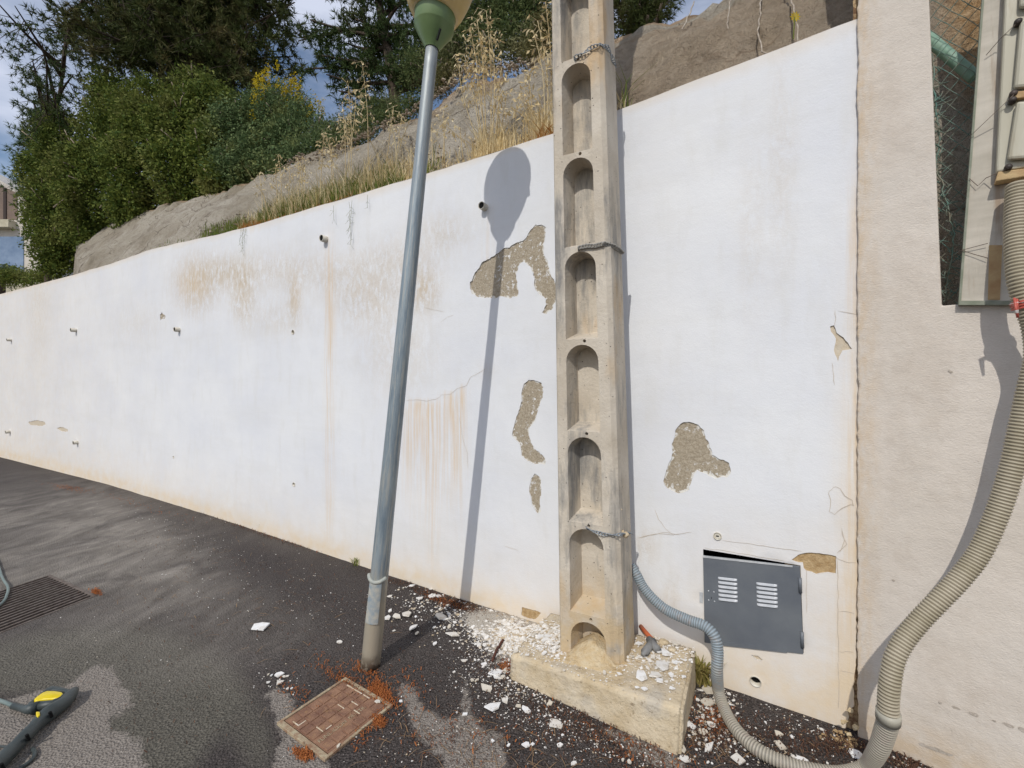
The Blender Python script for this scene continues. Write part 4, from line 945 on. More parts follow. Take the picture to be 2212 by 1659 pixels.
mb = MB(); plate(mb, [(2071, 659), (2330, 659), (2330, 650), (2072, 650)], -.02, .028); mb.build('bottom_strip', M_SCREW if False else bpy.data.materials['green_grey_edge'], bo)
mb = MB(); plate(mb, [(2134, 648), (2160, 648), (2165, 530), (2137, 530)], .0205, .0235); mb.build('bare_wood_patch', M_WOOD, bo)
mbx = empty('meter_box', pkp(2180, 380, .1), 'cream electric meter box with ribbed cover and black screws at the upper right', 'meter box')
mb = MB(); plate(mb, [(2152, 372), (2400, 330), (2400, -300), (2186, -300)], .022, .06); mb.build('case', M_CREAM, mbx, False, .006)
for a_, b_ in (((2176, 345), (2196, 218)), ((2190, 190), (2204, 40)), ((2202, 15), (2215, -200))):
    mb = MB(); plate(mb, [a_, (2400, a_[1]-18), (2400, b_[1]-8), b_], .062, .085); mb.build('lid', M_CREAM, mbx, False, .01)
mb = MB(); plate(mb, [(2150, 392), (2400, 352), (2400, 340), (2156, 371)], .022, .075); mb.build('bottom_ledge', M_WOOD, mbx, False, .004)
mb = MB(); plate(mb, [(2186, 214), (2400, 190), (2400, 178), (2190, 198)], .062, .080); mb.build('ledge', M_WOOD, mbx, False, .003)
for (x, y) in ((2199, 48), (2189, 203), (2187, 217), (2178, 362), (2210, -60)):
    mb = MB(); c0 = pkp(x, y, .078); mb.lathe([(.011, -.015), (.011, .006), (.008, .010), (.001, .011)], c0, -pb, 14); mb.build('screw', M_SCREW, mbx, True)
# chain link fence just behind the pink wall
fence = empty('chain_link_fence', pp(.3, 1.9, .14), 'rusty green chain-link fence seen between the pink wall and the board', 'fence')
mb = MB(); MF = simple('fence_wire', (.10, .22, .19), (.22, .20, .15), .6, 20)
def fpt(x, y, d): # at setback d behind pink plane
    u = (x-CX)/FPX; o = pj+pb*d; t = (u*o.y-o.x)/(pe.x-u*pe.y); q_ = o+pe*t; return Vector((q_.x, q_.y, CAMH-(y-CY)/FPX*q_.y))
f0, f1 = fpt(1995, 660, .14), fpt(2140, 660, .14); fe = (f1-f0); FL = fe.length; fe.normalize()
p_ = .055; zt, zb_ = 4.2, 1.95
for i in range(-60, 60):
    for sgn in (1, -1):
        pts = []; 
        for j in range(0, int((zt-zb_)/p_)+1):
            s_ = i*p_+sgn*(j*p_)*.8; z_ = zb_+j*p_
            if 0 <= s_ <= FL+.1: pts.append(f0+fe*s_+Vector((0, 0, z_-f0.z))+pb*(.004 if j % 2 else -.004))
        if len(pts) > 1: mb.tube(pts, .0016, 4, caps=False)
mb.build('mesh', MF, fence, True)
# torn, curled wire ends along the pillar
jr = random.Random(11); mb = MB()
spine = [fpt(p[0], p[1], .11) for p in [(2014, 130, .27), (2020, 230, .27), (2030, 300, .27), (2024, 360, .27), (2038, 410, .27), (2048, 450, .27), (2058, 490, .27), (2060, 520, .27), (2054, 560, .27), (2048, 600, .27), (2044, 630, .27), (2040, 655, .27)]]
sp2 = spline(spine, .02); mb.tube(wob(sp2, .02, .004), .003, 5)
for q_ in sp2[::1]:
    for _ in range(2):
        a_ = q_+Vector([jr.uniform(-.01, .01) for _ in range(3)]); v_ = Vector((jr.uniform(-.05, .06), jr.uniform(-.02, .02), jr.uniform(-.03, .05))); w_ = Vector((jr.uniform(-.03, .03), 0, jr.uniform(-.03, .03)))
        mb.tube([a_, a_+v_*.6, a_+v_+w_*.3], .0019, 4)
mb.build('torn_edge', MF, fence, True)
for lab, r_, pl in [('green painted steel tube lying diagonally behind the chain-link fence', .023, [(1990, 70), (2106, 168)])]:
    mb = MB(); mb.tube([fpt(*pl[0], .22), fpt(*pl[1], .17)], r_, 20)
    tag(mb.build('green_tube', simple('green_tube_paint', (.16, .30, .22), (.24, .36, .28), .5, 14), None, True, .003), lab, 'tube')
M_RW = simple('rusty_wire', (.12, .09, .07), (.25, .2, .16), .7)
for lab, pts_ in [('thin rusty wire slanting up from the fence to the middle screw of the meter box', [fpt(2020, 340, .12), pkp(2090, 300, .03), pkp(2190, 205, .088)]),
                  ('thin bent wire fixed near the knot at the lower part of the board', [pkp(2094, 386, .03), pkp(2112, 402, .034), pkp(2130, 385, .034), pkp(2178, 364, .088)]),
                  ('upper strand of the rusty wire pair crossing the bottom of the board', [fpt(2040, 565, .12), pkp(2077, 541, .03), pkp(2134, 526, .034)]),
                  ('lower strand of the rusty wire pair crossing the bottom of the board', [pkp(2077, 541, .03), pkp(2105, 550, .03), pkp(2134, 558, .034)]),
                  ('thin wire running up from the board to the top screw of the meter box', [pkp(2130, 120, .03), pkp(2160, 85, .05), pkp(2199, 48, .088)])]:
    tie = MB(); tie.tube(pts_, .0014, 4); tag(tie.build('tie_wire', M_RW, None, True), lab, 'wire', 'wires tying the board and meter box')

# ================================================================ MANHOLE COVER
mc = mmh(); ed = (G(844, 1526)-G(737, 1463)).normalized(); mrz = math.atan2(ed.y, ed.x); MS = .372
man = empty('manhole_cover', (mc.x, mc.y, .0), 'rusty square cast iron access cover with a grid pattern, beside the lamp post foot', 'manhole cover', rz=mrz)
def lp(mb, name, m, bevel=0, parent=None):
    o = mb.build(name, m, None, False, bevel); o.parent = parent or man; return o
mb = MB(); h2 = MS/2
for (a, b, w, d_) in ((0, h2-.008, MS, .016), (0, -h2+.012, MS, .024), (-h2+.007, .004, .014, MS-.04), (h2-.007, .004, .014, MS-.04)): mb.box((a, b, .005), (w, d_, .016))
lp(mb, 'frame', M_IRONEDGE, .002)
mb = MB(); mb.box((0, .004, .0035), (MS-.034, MS-.050, .010)); plate_o = lp(mb, 'lid', M_IRON)
mb = MB(); n6 = 6; cell = (MS-.055)/n6
for i in range(n6):
    for j in range(n6):
        x = -(MS-.055)/2+cell*(i+.5); y = .004-(MS-.055)/2+cell*(j+.5)
        if i in (4,) and 0 <= j <= 4: continue
        mb.box((x, y, .0098), (cell-.008, cell-.007, .004))
lp(mb, 'tread', M_IRON, .0012, plate_o)
# embossed lettering strip
cu = bpy.data.curves.new('lettering', 'FONT'); cu.body = 'FUNDICION  DUCTIL  40'; cu.size = .030; cu.extrude = .0012; cu.align_x = 'CENTER'; cu.align_y = 'CENTER'; cu.space_character = 1.02
to = bpy.data.objects.new('tmp', cu); C.objects.link(to); dg = bpy.context.evaluated_depsgraph_get(); tm = bpy.data.meshes.new_from_object(to.evaluated_get(dg)); bpy.data.objects.remove(to)
xs_ = [v.co.x for v in tm.vertices]; sc_ = (MS-.085)/(max(xs_)-min(xs_))
for v in tm.vertices: v.co.x *= sc_
lt_ = link('lettering', tm, M_IRONEDGE, plate_o, False, False); lt_.location = (-(MS-.055)/2+cell*4.5, .0, .0098); lt_.rotation_euler = (0, 0, R(90))
mb = MB()
for (x, y, w, d_) in ((-.05, h2-.034, .09, .006), (-.11, h2-.034, .03, .008), (.03, h2-.034, .05, .006), (-.105, -h2+.045, .045, .006), (-.082, -h2+.062, .006, .04), (.02, .09, .05, .005), (-.02, .04, .05, .005), (.02, -.10, .05, .005), (.045, -.07, .006, .03), (.075, .06, .045, .005)):
    mb = MB(); mb.box((x, y, .0089+.0022), (w, d_, .003)); lp(mb, 'mortar_residue', M_CREAMP, .001, plate_o)

# ================================================================ DRAIN GRATE
gr = empty('drain_grate', (DB.x, DB.y, 0), 'long-barred rusty iron drain grate in the asphalt at the left edge', 'drain grate')
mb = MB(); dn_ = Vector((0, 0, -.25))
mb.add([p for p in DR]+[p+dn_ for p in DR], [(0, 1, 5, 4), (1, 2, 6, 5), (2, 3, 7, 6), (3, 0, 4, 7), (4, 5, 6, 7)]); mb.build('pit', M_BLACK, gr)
ab = DB-DA
def bar(mb, a, b, w, z0, z1):
    t = (b-a).normalized(); n_ = Vector((-t.y, t.x, 0))*w/2; mb.hexa([a-n_+Vector((0, 0, z0)), b-n_+Vector((0, 0, z0)), b+n_+Vector((0, 0, z0)), a+n_+Vector((0, 0, z0))], [a-n_+Vector((0, 0, z1)), b-n_+Vector((0, 0, z1)), b+n_+Vector((0, 0, z1)), a+n_+Vector((0, 0, z1))])
mb = MB(); bar(mb, DA-ab*.01, DB+ab*.01, .022, -.03, .004); bar(mb, DR[3], DR[2], .022, -.03, .004); mb.build('frame', M_GRATE, gr, False, .002)
mb = MB()
for i in range(17): a = DA+ab*(i/16.0)*.99+ab*.005; bar(mb, a+dv*.012, a+dv*.99, .017, -.03, .0035)
tag(mb.build('bars', M_GRATE, gr, False, .0015))

# ================================================================ PRESSURE WASHER LANCE
def gz(x, y, h): return G(x*.12499, 1451.5+y*.12499, h)
lance = empty('pressure_washer_gun', gz(700, 800, 0), 'black pressure washer gun with a yellow trigger lying on the asphalt at the lower left', 'pressure washer gun')
M_GUN = simple('dark_plastic', (.035, .045, .045), (.060, .072, .070), .45, 16, .001, 200, spec=.45); M_GY = simple('yellow_plastic', (.80, .62, .01), (.74, .55, .01), .35, spec=.5)
M_HOSEG = simple('grey_green_hose', (.14, .18, .17), (.20, .24, .22), .5)
def flatpoly(pts, z0, z1, name, m, bevel, parent=lance):
    mb = MB(); n = len(pts); a = [gz(x, y, z1) for x, y in pts]
    b = [Vector((p.x, p.y, z0)) for p in a]; mb.add(b+a, [tuple(range(n))[::-1], tuple(range(n, 2*n))]+[(i, (i+1) % n, n+(i+1) % n, n+i) for i in range(n)])
    return mb.build(name, m, parent, True, bevel)
body = [(1330, 300), (1300, 350), (1150, 520), (1080, 610), (900, 790), (800, 870), (700, 950), (600, 1060), (500, 1170), (420, 1260), (330, 1350), (200, 1480), (60, 1620), (-150, 1830), (-260, 1720), (-60, 1530), (60, 1400), (200, 1290), (290, 1190), (400, 1080), (500, 970), (620, 860), (640, 790), (620, 700), (520, 680), (500, 610), (600, 565), (760, 545), (900, 540), (1000, 480), (1100, 420), (1180, 330), (1180, 290)]
def rod(mb, pts, rad, n=18, flat=.8): mb.tube(spline(pts, .012), 0, n) if False else mb.tube(pts, rad, n, True, 0, flat)
mb = MB(); cl = [(1290, 320, .018), (1230, 395, .026), (1120, 530, .030), (960, 640, .034), (820, 740, .036), (700, 850, .031), (600, 950, .027), (450, 1110, .030), (300, 1260, .027), (180, 1380, .030), (0, 1560, .031), (-200, 1760, .031), (-420, 1980, .031)]
mb.tube([gz(x, y, .038) for x, y, r in cl], [r for *_, r in cl], 20); gb = mb.build('body', M_GUN, lance, True)
flatpoly([(1330, 292), (1270, 400), (1130, 420), (1110, 330), (900, 305), (780, 345), (660, 430), (590, 500), (620, 560), (500, 580), (480, 530), (560, 480), (700, 360), (800, 280), (900, 228), (1050, 250), (1180, 285)], .015, .052, 'trigger_guard', M_GUN, .006)
mb = MB(); mb.tube([gz(1180, 410, .04), gz(900, 560, .04), gz(600, 600, .04)], [.02, .018, .02], 14); mb.build('grip_bar', M_GUN, lance, True)
flatpoly([(585, 470), (640, 420), (740, 350), (820, 322), (950, 325), (1070, 345), (1092, 370), (1060, 415), (980, 455), (860, 462), (740, 470), (660, 490), (610, 505)], .020, .060, 'trigger', M_GY, .005)
flatpoly([(622, 685), (690, 685), (692, 740), (655, 770), (622, 740)], .03, .074, 'safety_catch', M_GY, .003)
mb = MB(); mb.tube([gz(640, 620, .04), gz(500, 640, .036), gz(420, 640, .03), gz(230, 590, .024)], [.026, .022, .015, .014], 14); mb.build('hose_connector', M_GUN, lance, True)
for (x, y) in ((862, 700), (462, 1095), (20, 1600)):
    mb = MB(); c0 = gz(x, y, .070); mb.lathe([(.006, -.03), (.006, .0015), (.001, .002)], c0, (0, -.3, 1), 10); mb.build('screw', M_BLACK, lance)
mb = MB(); mb.tube(spline([gz(230, 590, .022), gz(60, 520, .02), gz(-120, 470, .016), gz(-500, 420, .012), gz(-900, 560, .012), gz(-1100, 200, .012), gz(-700, -500, .012)]+[G(-20, 1200, .012), G(6, 1250, .014), G(17, 1268, .018), G(15, 1285, .016), G(2, 1305, .014), G(-60, 1350, .012)], .02), .0085, 10)
tag(mb.build('washer_hose', M_HOSEG, None, True), 'grey green pressure hose looping from the washer gun over the drain grate', 'hose')
mb = MB(); mb.tube(spline([gz(560, 1330, .012), gz(600, 1400, .012), gz(570, 1500, .012), gz(450, 1600, .012), gz(330, 1680, .012), gz(200, 1800, .012)], .012), .0075, 10); mb.tube(spline([gz(200, 1305, .05), gz(80, 1295, .02), gz(-40, 1290, .012), gz(-300, 1300, .012)], .012), .0045, 8)
tag(mb.build('power_cable', M_GUN, None, True), 'thin dark cable loop beside the shaft of the washer gun', 'cable')

# ================================================================ SMALL THINGS ON THE BLOCK
def bp(x, y, up=0.0):
    z = .18
    for _ in range(5): q_ = G(x, y, z); z = btop(q_.x, q_.y)
    return G(x, y, z)+Vector((0, 0, up))
tee = empty('pipe_fitting', bp(1400, 1410), 'grey plastic T pipe fitting with an orange stub, lying on the block by the pole', 'pipe fitting')
a, b = bp(1388, 1424, .022), bp(1414, 1392, .024)
mb = MB(); mb.tube([a, a.lerp(b, .15), a.lerp(b, .16), a.lerp(b, .9)], [.010, .013, .020, .020], 16); mb.tube([bp(1402, 1392, .026), bp(1421, 1413, .022)], .019, 16); mb.build('grey_body', simple('grey_pvc', (.17, .17, .17), (.24, .235, .22), .55, 20), tee, True)
mb = MB(); mb.tube([bp(1408, 1391, .024), bp(1384, 1362, .022)], .0125, 14); mb.build('orange_stub', simple('orange_pvc', (.50, .10, .03), (.42, .14, .06), .5, 20), tee, True)
mb = MB(); mb.tube(wob([G(1064, 1428, .012), G(1072, 1405, .02), G(1087, 1383, .02)], .02, .002), [.009, .010, .008, .008, .007][:len(wob([G(1064, 1428, .012), G(1072, 1405, .02), G(1087, 1383, .02)], .02, 0))] if False else .008, 7)
tag(mb.build('stick', M_TWIG, None, True), 'dark red brown stick leaning on the rubble left of the block', 'stick')
for lab, x, y, r_ in [('round brown pebble on the back right of the block', 1417, 1396, .017), ('rounded ochre stone among rubble behind the grey fitting', 1434, 1392, .022), ('small grey pebble beside the grey pipe fitting', 1452, 1408, .018)]:
    bm = bmesh.new(); bmesh.ops.create_icosphere(bm, subdivisions=3, radius=r_); c0 = bp(x, y, r_*.5)
    for v in bm.verts: v.co = Vector((v.co.x*1.2, v.co.y, v.co.z*.7))*(1+.25*mnoise.noise(v.co*60+Vector((x, 0, 0))))+c0
    me = bpy.data.meshes.new('pebble'); bm.to_mesh(me); bm.free(); tag(link('pebble', me, M_BLOCK, None, True), lab, 'stone')

# ================================================================ PLASTER FLAKES
jr = random.Random(21)
def flake(c0, rad, thick=.004, tilt=.12):
    n = jr.choice((4, 5, 5, 6, 7)); a0 = jr.random()*6.28; st = jr.uniform(.55, .95); pts = []
    for i in range(n):
        a = a0+2*PI*i/n+jr.uniform(-.25, .25); r_ = rad*jr.uniform(.55, 1.2); pts.append((r_*math.cos(a), r_*math.sin(a)*st))
    rz = jr.random()*6.28; Mt = Matrix.Rotation(rz, 3, 'Z') @ Matrix.Rotation(jr.uniform(-tilt, tilt), 3, 'X') @ Matrix.Rotation(jr.uniform(-tilt, tilt), 3, 'Y')
    lo = [c0+Mt @ Vector((x, y, 0)) for x, y in pts]; hi = [c0+Mt @ Vector((x*.97, y*.97, thick+jr.uniform(0, .0008))) for x, y in pts]
    return lo, hi
def flake_obj(x, y, spx, label, group, fn=None):
    c0 = (fn or (lambda a, b, u: G(a, b, 0)+Vector((0, 0, u))))(x, y, .004); rad = spx*.5/FPX*c0.y*1.08; lo, hi = flake(c0+Vector((0, 0, rad*.10)), rad, min(.006, .003+rad*.06))
    mb = MB(); n = len(lo); mb.add([p-c0 for p in lo+hi], [tuple(range(n))[::-1], tuple(range(n, 2*n))]+[(i, (i+1) % n, n+(i+1) % n, n+i) for i in range(n)])
    o = mb.build('plaster_flake', M_FLAKE); o.location = c0; tag(o, label, 'plaster flake', group)
g1 = 'plaster flakes between the lamp post and the wall'
single = [((160, 640), 42, 'lone large white plaster flake on the open asphalt left of the lamp post'), ((720, 755), 18, 'lone pale flake on the asphalt just left of the foot of the lamp post'), ((1255, 650), 28, 'folded white flake standing up at the edge of the lamp post shadow'),
          ((1850, 1230), 36, 'largest rounded white flake on the asphalt in front of the block corner'), ((1800, 1095), 34, 'long white flake just left of the front corner of the block'), ((1000, 1183), 12, 'small white flake on the upper right rim of the access cover'),
          ((715, 1505), 14, 'small white flake on the near side of the access cover')]
for (x, y), s_, lab in single:
    px_, py_ = zB2(x, y); fn = (lambda a, b, u: G(a, b, .013)+Vector((0, 0, u*.2))) if 'access cover' in lab else None
    flake_obj(px_, py_, s_*1.0, lab, None, fn)
for (x, y, s_) in [(1250, 345, 24), (1310, 435, 20), (1400, 420, 24), (1445, 420, 16), (1395, 365, 10), (1090, 420, 13), (1515, 485, 10), (1190, 357, 9)]: flake_obj(*zB2(x, y), s_, 'white plaster flake among the bits lying along the foot of the wall behind the lamp post', 'plaster flakes at the wall foot')
for (x, y, s_) in [(1075, 575, 22), (1140, 570, 26), (1210, 550, 32), (1090, 525, 13), (1285, 690, 13), (1280, 568, 9), (1120, 670, 8), (1455, 570, 26), (1550, 700, 30), (1420, 765, 15), (1415, 645, 12), (1500, 585, 12), (1520, 640, 14)]: flake_obj(*zB2(x, y), s_, 'white plaster flake on the dark asphalt right of the lamp post foot', g1)
for (x, y, s_) in [(280, 990, 24), (285, 1050, 17), (230, 995, 9), (205, 990, 7), (208, 1048, 9), (345, 1000, 9), (320, 1005, 8), (345, 1095, 9), (375, 1090, 6)]: flake_obj(*zB2(x, y), s_, 'small white flake in the little cluster left of the access cover', 'plaster flakes left of the access cover')
for (x, y, s_) in [(1635, 890, 16), (1925, 1180, 20), (1635, 1280, 14), (1860, 985, 30), (1930, 960, 16), (1780, 915, 16), (1835, 1470, 11), (1170, 1185, 9), (1690, 1030, 12), (1725, 1030, 10), (1557, 970, 8), (1580, 1265, 9), (2025, 1220, 14), (1870, 1010, 16), (1912, 1008, 14)]: flake_obj(*zB2(x, y), s_, 'white plaster flake on the asphalt between the access cover and the block', 'plaster flakes between access cover and block')
for (x, y, s_) in [(335, 1250, 22), (507, 1205, 16), (278, 1218, 11), (550, 1355, 30), (620, 1335, 8), (340, 1505, 22), (385, 1500, 12), (210, 1505, 10), (585, 1505, 20), (1085, 1625, 13), (680, 1640, 17), (600, 1430, 7), (855, 1500, 7), (95, 1475, 9), (1040, 1610, 9)]: flake_obj(*zB3(x, y), s_, 'white plaster flake on the dark asphalt in front of the long face of the block', 'plaster flakes in front of the block')
for (x, y, s_) in [(1480, 1545, 26), (1540, 1370, 30), (1665, 1525, 36), (1630, 1410, 22), (1690, 1360, 22), (1490, 1610, 24), (1560, 1420, 14), (1650, 1200, 30), (1660, 1110, 30), (1620, 1300, 16), (1690, 1270, 12)]: flake_obj(*zB3(x, y), s_, 'white plaster flake in the dirt between the block and the grey hose', 'plaster flakes between block and hose')
for (x, y, s_) in [(705, 1475, 22), (960, 1460, 20), (965, 1530, 24), (1430, 1580, 34), (715, 1620, 38), (1100, 1620, 22), (650, 1395, 16), (880, 1390, 9), (1040, 1475, 9), (1225, 1430, 9)]: flake_obj(*zB4(x, y), s_, 'white plaster flake in the dark dirt inside the loop of the grey hose', 'plaster flakes inside the hose loop')
bfn = lambda a, b, u: bp(a, b, u*.8+.004)
for (x, y, s_) in [(1320, 925, 44), (1180, 1005, 30), (1270, 1000, 26), (1310, 1040, 22), (1425, 770, 26), (1350, 840, 26), (1430, 905, 16), (905, 980, 13), (1395, 1095, 14), (470, 745, 24), (500, 715, 18), (440, 720, 18), (400, 700, 16), (560, 800, 14), (345, 850, 10), (1395, 1000, 14), (1195, 1100, 12), (1155, 770, 22), (1015, 990, 12), (1260, 865, 16), (520, 680, 16), (470, 835, 14), (265, 825, 12), (1100, 860, 14), (1140, 1090, 10), (1300, 830, 14), (1480, 1010, 10)]:
    flake_obj(*zB3(x, y), s_, 'white plaster flake lying on top of the ochre concrete block', 'plaster flakes on top of the block', bfn)

ORD = ['leftmost', 'second', 'third', 'fourth', 'fifth', 'sixth', 'seventh', 'eighth', 'ninth', 'tenth', 'eleventh', 'twelfth', 'thirteenth', 'fourteenth', 'fifteenth', 'sixteenth', 'seventeenth', 'eighteenth', 'nineteenth', 'twentieth', 'twenty-first', 'twenty-second', 'twenty-third', 'twenty-fourth', 'twenty-fifth', 'twenty-sixth', 'twenty-seventh', 'twenty-eighth']
SHORT = {g1: 'right of the lamp post foot', 'plaster flakes at the wall foot': 'at the wall foot behind the lamp post', 'plaster flakes left of the access cover': 'in the cluster left of the iron cover', 'plaster flakes between access cover and block': 'between the iron cover and the block',
         'plaster flakes in front of the block': 'in front of the long block face', 'plaster flakes between block and hose': 'between the block and the grey hose', 'plaster flakes inside the hose loop': 'inside the grey hose loop', 'plaster flakes on top of the block': 'on top of the ochre block'}
for g_, pl_ in SHORT.items():
    fl = sorted([o for o in C.objects if o.get('group') == g_], key=lambda o: o.location.x/o.location.y)
    for i, o in enumerate(fl):
        sz_ = max(o.dimensions.x, o.dimensions.y)/o.location.y; big_ = 'large ' if sz_ > .030 else ('small ' if sz_ < .014 else '')
        o['label'] = big_+'white plaster flake '+pl_+(', leftmost there' if i == 0 else ', rightmost there' if i == len(fl)-1 else ', '+ORD[i]+' from the left')
# ---- crumbs (stuff)
def scatter_crumbs(name, label, spots, fn, smin=.0015, smax=.006, m=None, aspect=.6):
    V_, F_ = [], []; b = 0
    for (cx, cy, rx, ry, a, n, s1, s2) in spots:
        ca, sa = math.cos(R(a)), math.sin(R(a))
        for _ in range(n):
            u, v = rng.normal(0, .5, 2); x = cx+u*rx*ca-v*ry*sa; y = cy+u*rx*sa+v*ry*ca
            if y < 900 or y > 1720: continue
            p = fn(x, y)
            if p is None: continue
            if fn is not bfn2 and inpoly(np.array([(p.x, p.y)]), [(q_[0], q_[1]) for q_ in bb])[0]: continue
            r_ = s1+(s2-s1)*rng.random()**3; k_ = rng.integers(4, 6); an = rng.random()*6.28; th = r_*rng.uniform(.25, .6)
            tx, ty = rng.uniform(-.35, .35, 2)
            for z in (0, 1):
                for i in range(k_):
                    aa = an+2*PI*i/k_; q = r_*(.7+.5*rng.random())*(1 if z == 0 else .8); dx, dy = q*math.cos(aa), q*math.sin(aa)*.75
                    V_.append((p.x+dx, p.y+dy, p.z+z*th+dx*tx+dy*ty))
            F_.append(tuple(b+i for i in range(k_))[::-1]); F_.append(tuple(b+k_+i for i in range(k_)))
            F_ += [(b+i, b+(i+1) % k_, b+k_+(i+1) % k_, b+k_+i) for i in range(k_)]; b += 2*k_
    me = bpy.data.meshes.new(name); me.from_pydata(V_, [], F_); me.update(); o = link(name, me, m or M_CRUMB); return tag(o, label, 'debris', None, 'stuff')
def gfn(x, y):
    p = G(x, y, .003)
    # keep in front of the walls
    if p.y > 2.955-.62*p.x-.01 if p.x < JX else p.y > PINK_0-PINK_M*p.x-.01: return None
    d = math.exp(-(((x-1120)/95)**2+((y-1375)/50)**2))*.008
    return p+Vector((0, 0, d))
def bfn2(x, y):
    p = bp(x, y, .004)
    return p if inpoly(np.array([(p.x, p.y)]), [(q_[0], q_[1]) for q_ in blk])[0] and not inpoly(np.array([(p.x, p.y)]), [corner(k_, .2).to_tuple()[:2] for k_ in 'ABCD'])[0] else None
scatter_crumbs('plaster_crumbs', 'fine white plaster crumbs and dust strewn over the asphalt round the block', [
    (1110, 1375, 120, 60, 18, 4200, .0015, .011), (1125, 1372, 95, 45, 18, 1500, .006, .020), (960, 1320, 110, 30, 18, 250, .003, .012), (1140, 1480, 110, 40, 20, 500, .002, .010), (1550, 1500, 40, 40, 20, 220, .003, .014), (1030, 1340, 110, 40, 20, 700, .0015, .009), (1180, 1335, 60, 20, 15, 500, .002, .012), (960, 1340, 130, 60, 20, 380, .0012, .007), (1060, 1450, 110, 60, 25, 800, .0012, .005),
    (1150, 1530, 180, 70, 20, 700, .001, .006), (1300, 1600, 220, 60, 20, 600, .001, .006), (600, 1470, 60, 40, 10, 60, .001, .006), (900, 1600, 260, 90, 5, 260, .001, .005), (1530, 1560, 70, 80, 30, 420, .0015, .010), (1600, 1600, 160, 50, 20, 500, .001, .008), (1720, 1560, 160, 50, 18, 330, .001, .006),
    (500, 1250, 350, 120, 20, 420, .001, .005), (300, 1350, 350, 150, 10, 130, .001, .005), (1960, 1650, 60, 25, 20, 60, .002, .010), (700, 1300, 200, 90, 25, 260, .001, .005), (400, 1150, 200, 40, 20, 220, .0015, .006)], gfn)
scatter_crumbs('block_crumbs', 'crumbled plaster and mortar grit on top of the concrete block', [(1420, 1430, 80, 40, 15, 220, .004, .013), (1190, 1375, 60, 35, 25, 500, .005, .018), (1400, 1430, 110, 50, 15, 600, .0015, .007), (1180, 1380, 70, 40, 30, 900, .002, .010), (1440, 1390, 60, 25, 20, 500, .002, .010), (1280, 1470, 160, 25, 18, 300, .0012, .006), (1150, 1400, 60, 30, 0, 300, .0015, .009)], bfn2)
scatter_crumbs('mortar_rubble', 'brown mortar rubble along the foot of the wall behind the block', [(1415, 1375, 45, 14, 15, 160, .004, .016), (1120, 1322, 80, 10, 12, 140, .003, .012), (1010, 1305, 60, 8, 18, 60, .002, .008), (1820, 1600, 50, 20, 15, 70, .004, .016)], lambda x, y: (bfn2(x, y) or gfn(x, y)), m=M_OCHRE)
# ---- needles and rusty plant bits (stuff)
def needles(name, label, spots, m, L0=.012, L1=.035, w=.0012):
    V_, F_ = [], []; b = 0
    for (cx, cy, rx, ry, a, n) in spots:
        ca, sa = math.cos(R(a)), math.sin(R(a))
        for _ in range(n):
            u, v = rng.normal(0, .5, 2); x = cx+u*rx*ca-v*ry*sa; y = cy+u*rx*sa+v*ry*ca
            if y < 900 or y > 1740: continue
            p = gfn(x, y)
            if p is None or inpoly(np.array([(p.x, p.y)]), [(q_[0], q_[1]) for q_ in bb])[0]: continue
            l = rng.uniform(L0, L1); aa = rng.random()*6.28; z0, z1 = rng.uniform(0, .004), rng.uniform(0, .012); d = np.array((math.cos(aa), math.sin(aa))); nn = np.array((-d[1], d[0]))*w*rng.uniform(.7, 1.6)
            mid = d*l*.5+nn*rng.uniform(-3, 3)
            V_ += [(p.x-nn[0], p.y-nn[1], p.z+z0), (p.x+nn[0], p.y+nn[1], p.z+z0), (p.x+mid[0]+nn[0], p.y+mid[1]+nn[1], p.z+max(z0, z1)+.004), (p.x+mid[0]-nn[0], p.y+mid[1]-nn[1], p.z+max(z0, z1)+.004), (p.x+d[0]*l, p.y+d[1]*l, p.z+z1)]
            F_ += [(b, b+1, b+2, b+3), (b+3, b+2, b+4)]; b += 5
    me = bpy.data.meshes.new(name); me.from_pydata(V_, [], F_); me.update(); return tag(link(name, me, m), label, 'plant litter', None, 'stuff')
needles('orange_litter', 'orange dry catkins and needle clumps heaped on the asphalt round the iron cover', [
    (745, 1470, 50, 14, 25, 160), (790, 1450, 40, 12, 20, 130), (815, 1490, 24, 17, 40, 480), (830, 1508, 32, 18, 40, 330), (880, 1480, 60, 40, 20, 90), (818, 1560, 14, 11, 40, 330), (790, 1590, 40, 20, -40, 60), (655, 1632, 20, 12, 20, 260), (640, 1500, 50, 25, 30, 70), (720, 1440, 60, 25, 20, 60),
    (150, 1055, 50, 7, 8, 300), (300, 1090, 120, 10, 17, 160), (600, 1160, 90, 5, 19, 320), (960, 1300, 50, 10, 18, 200), (208, 1280, 10, 6, 20, 160), (1095, 1440, 18, 14, 0, 120), (1000, 1580, 200, 70, 10, 120), (1540, 1560, 50, 40, 20, 160), (1350, 1610, 220, 50, 22, 160)], M_NEEDLE, .008, .024, .0016)
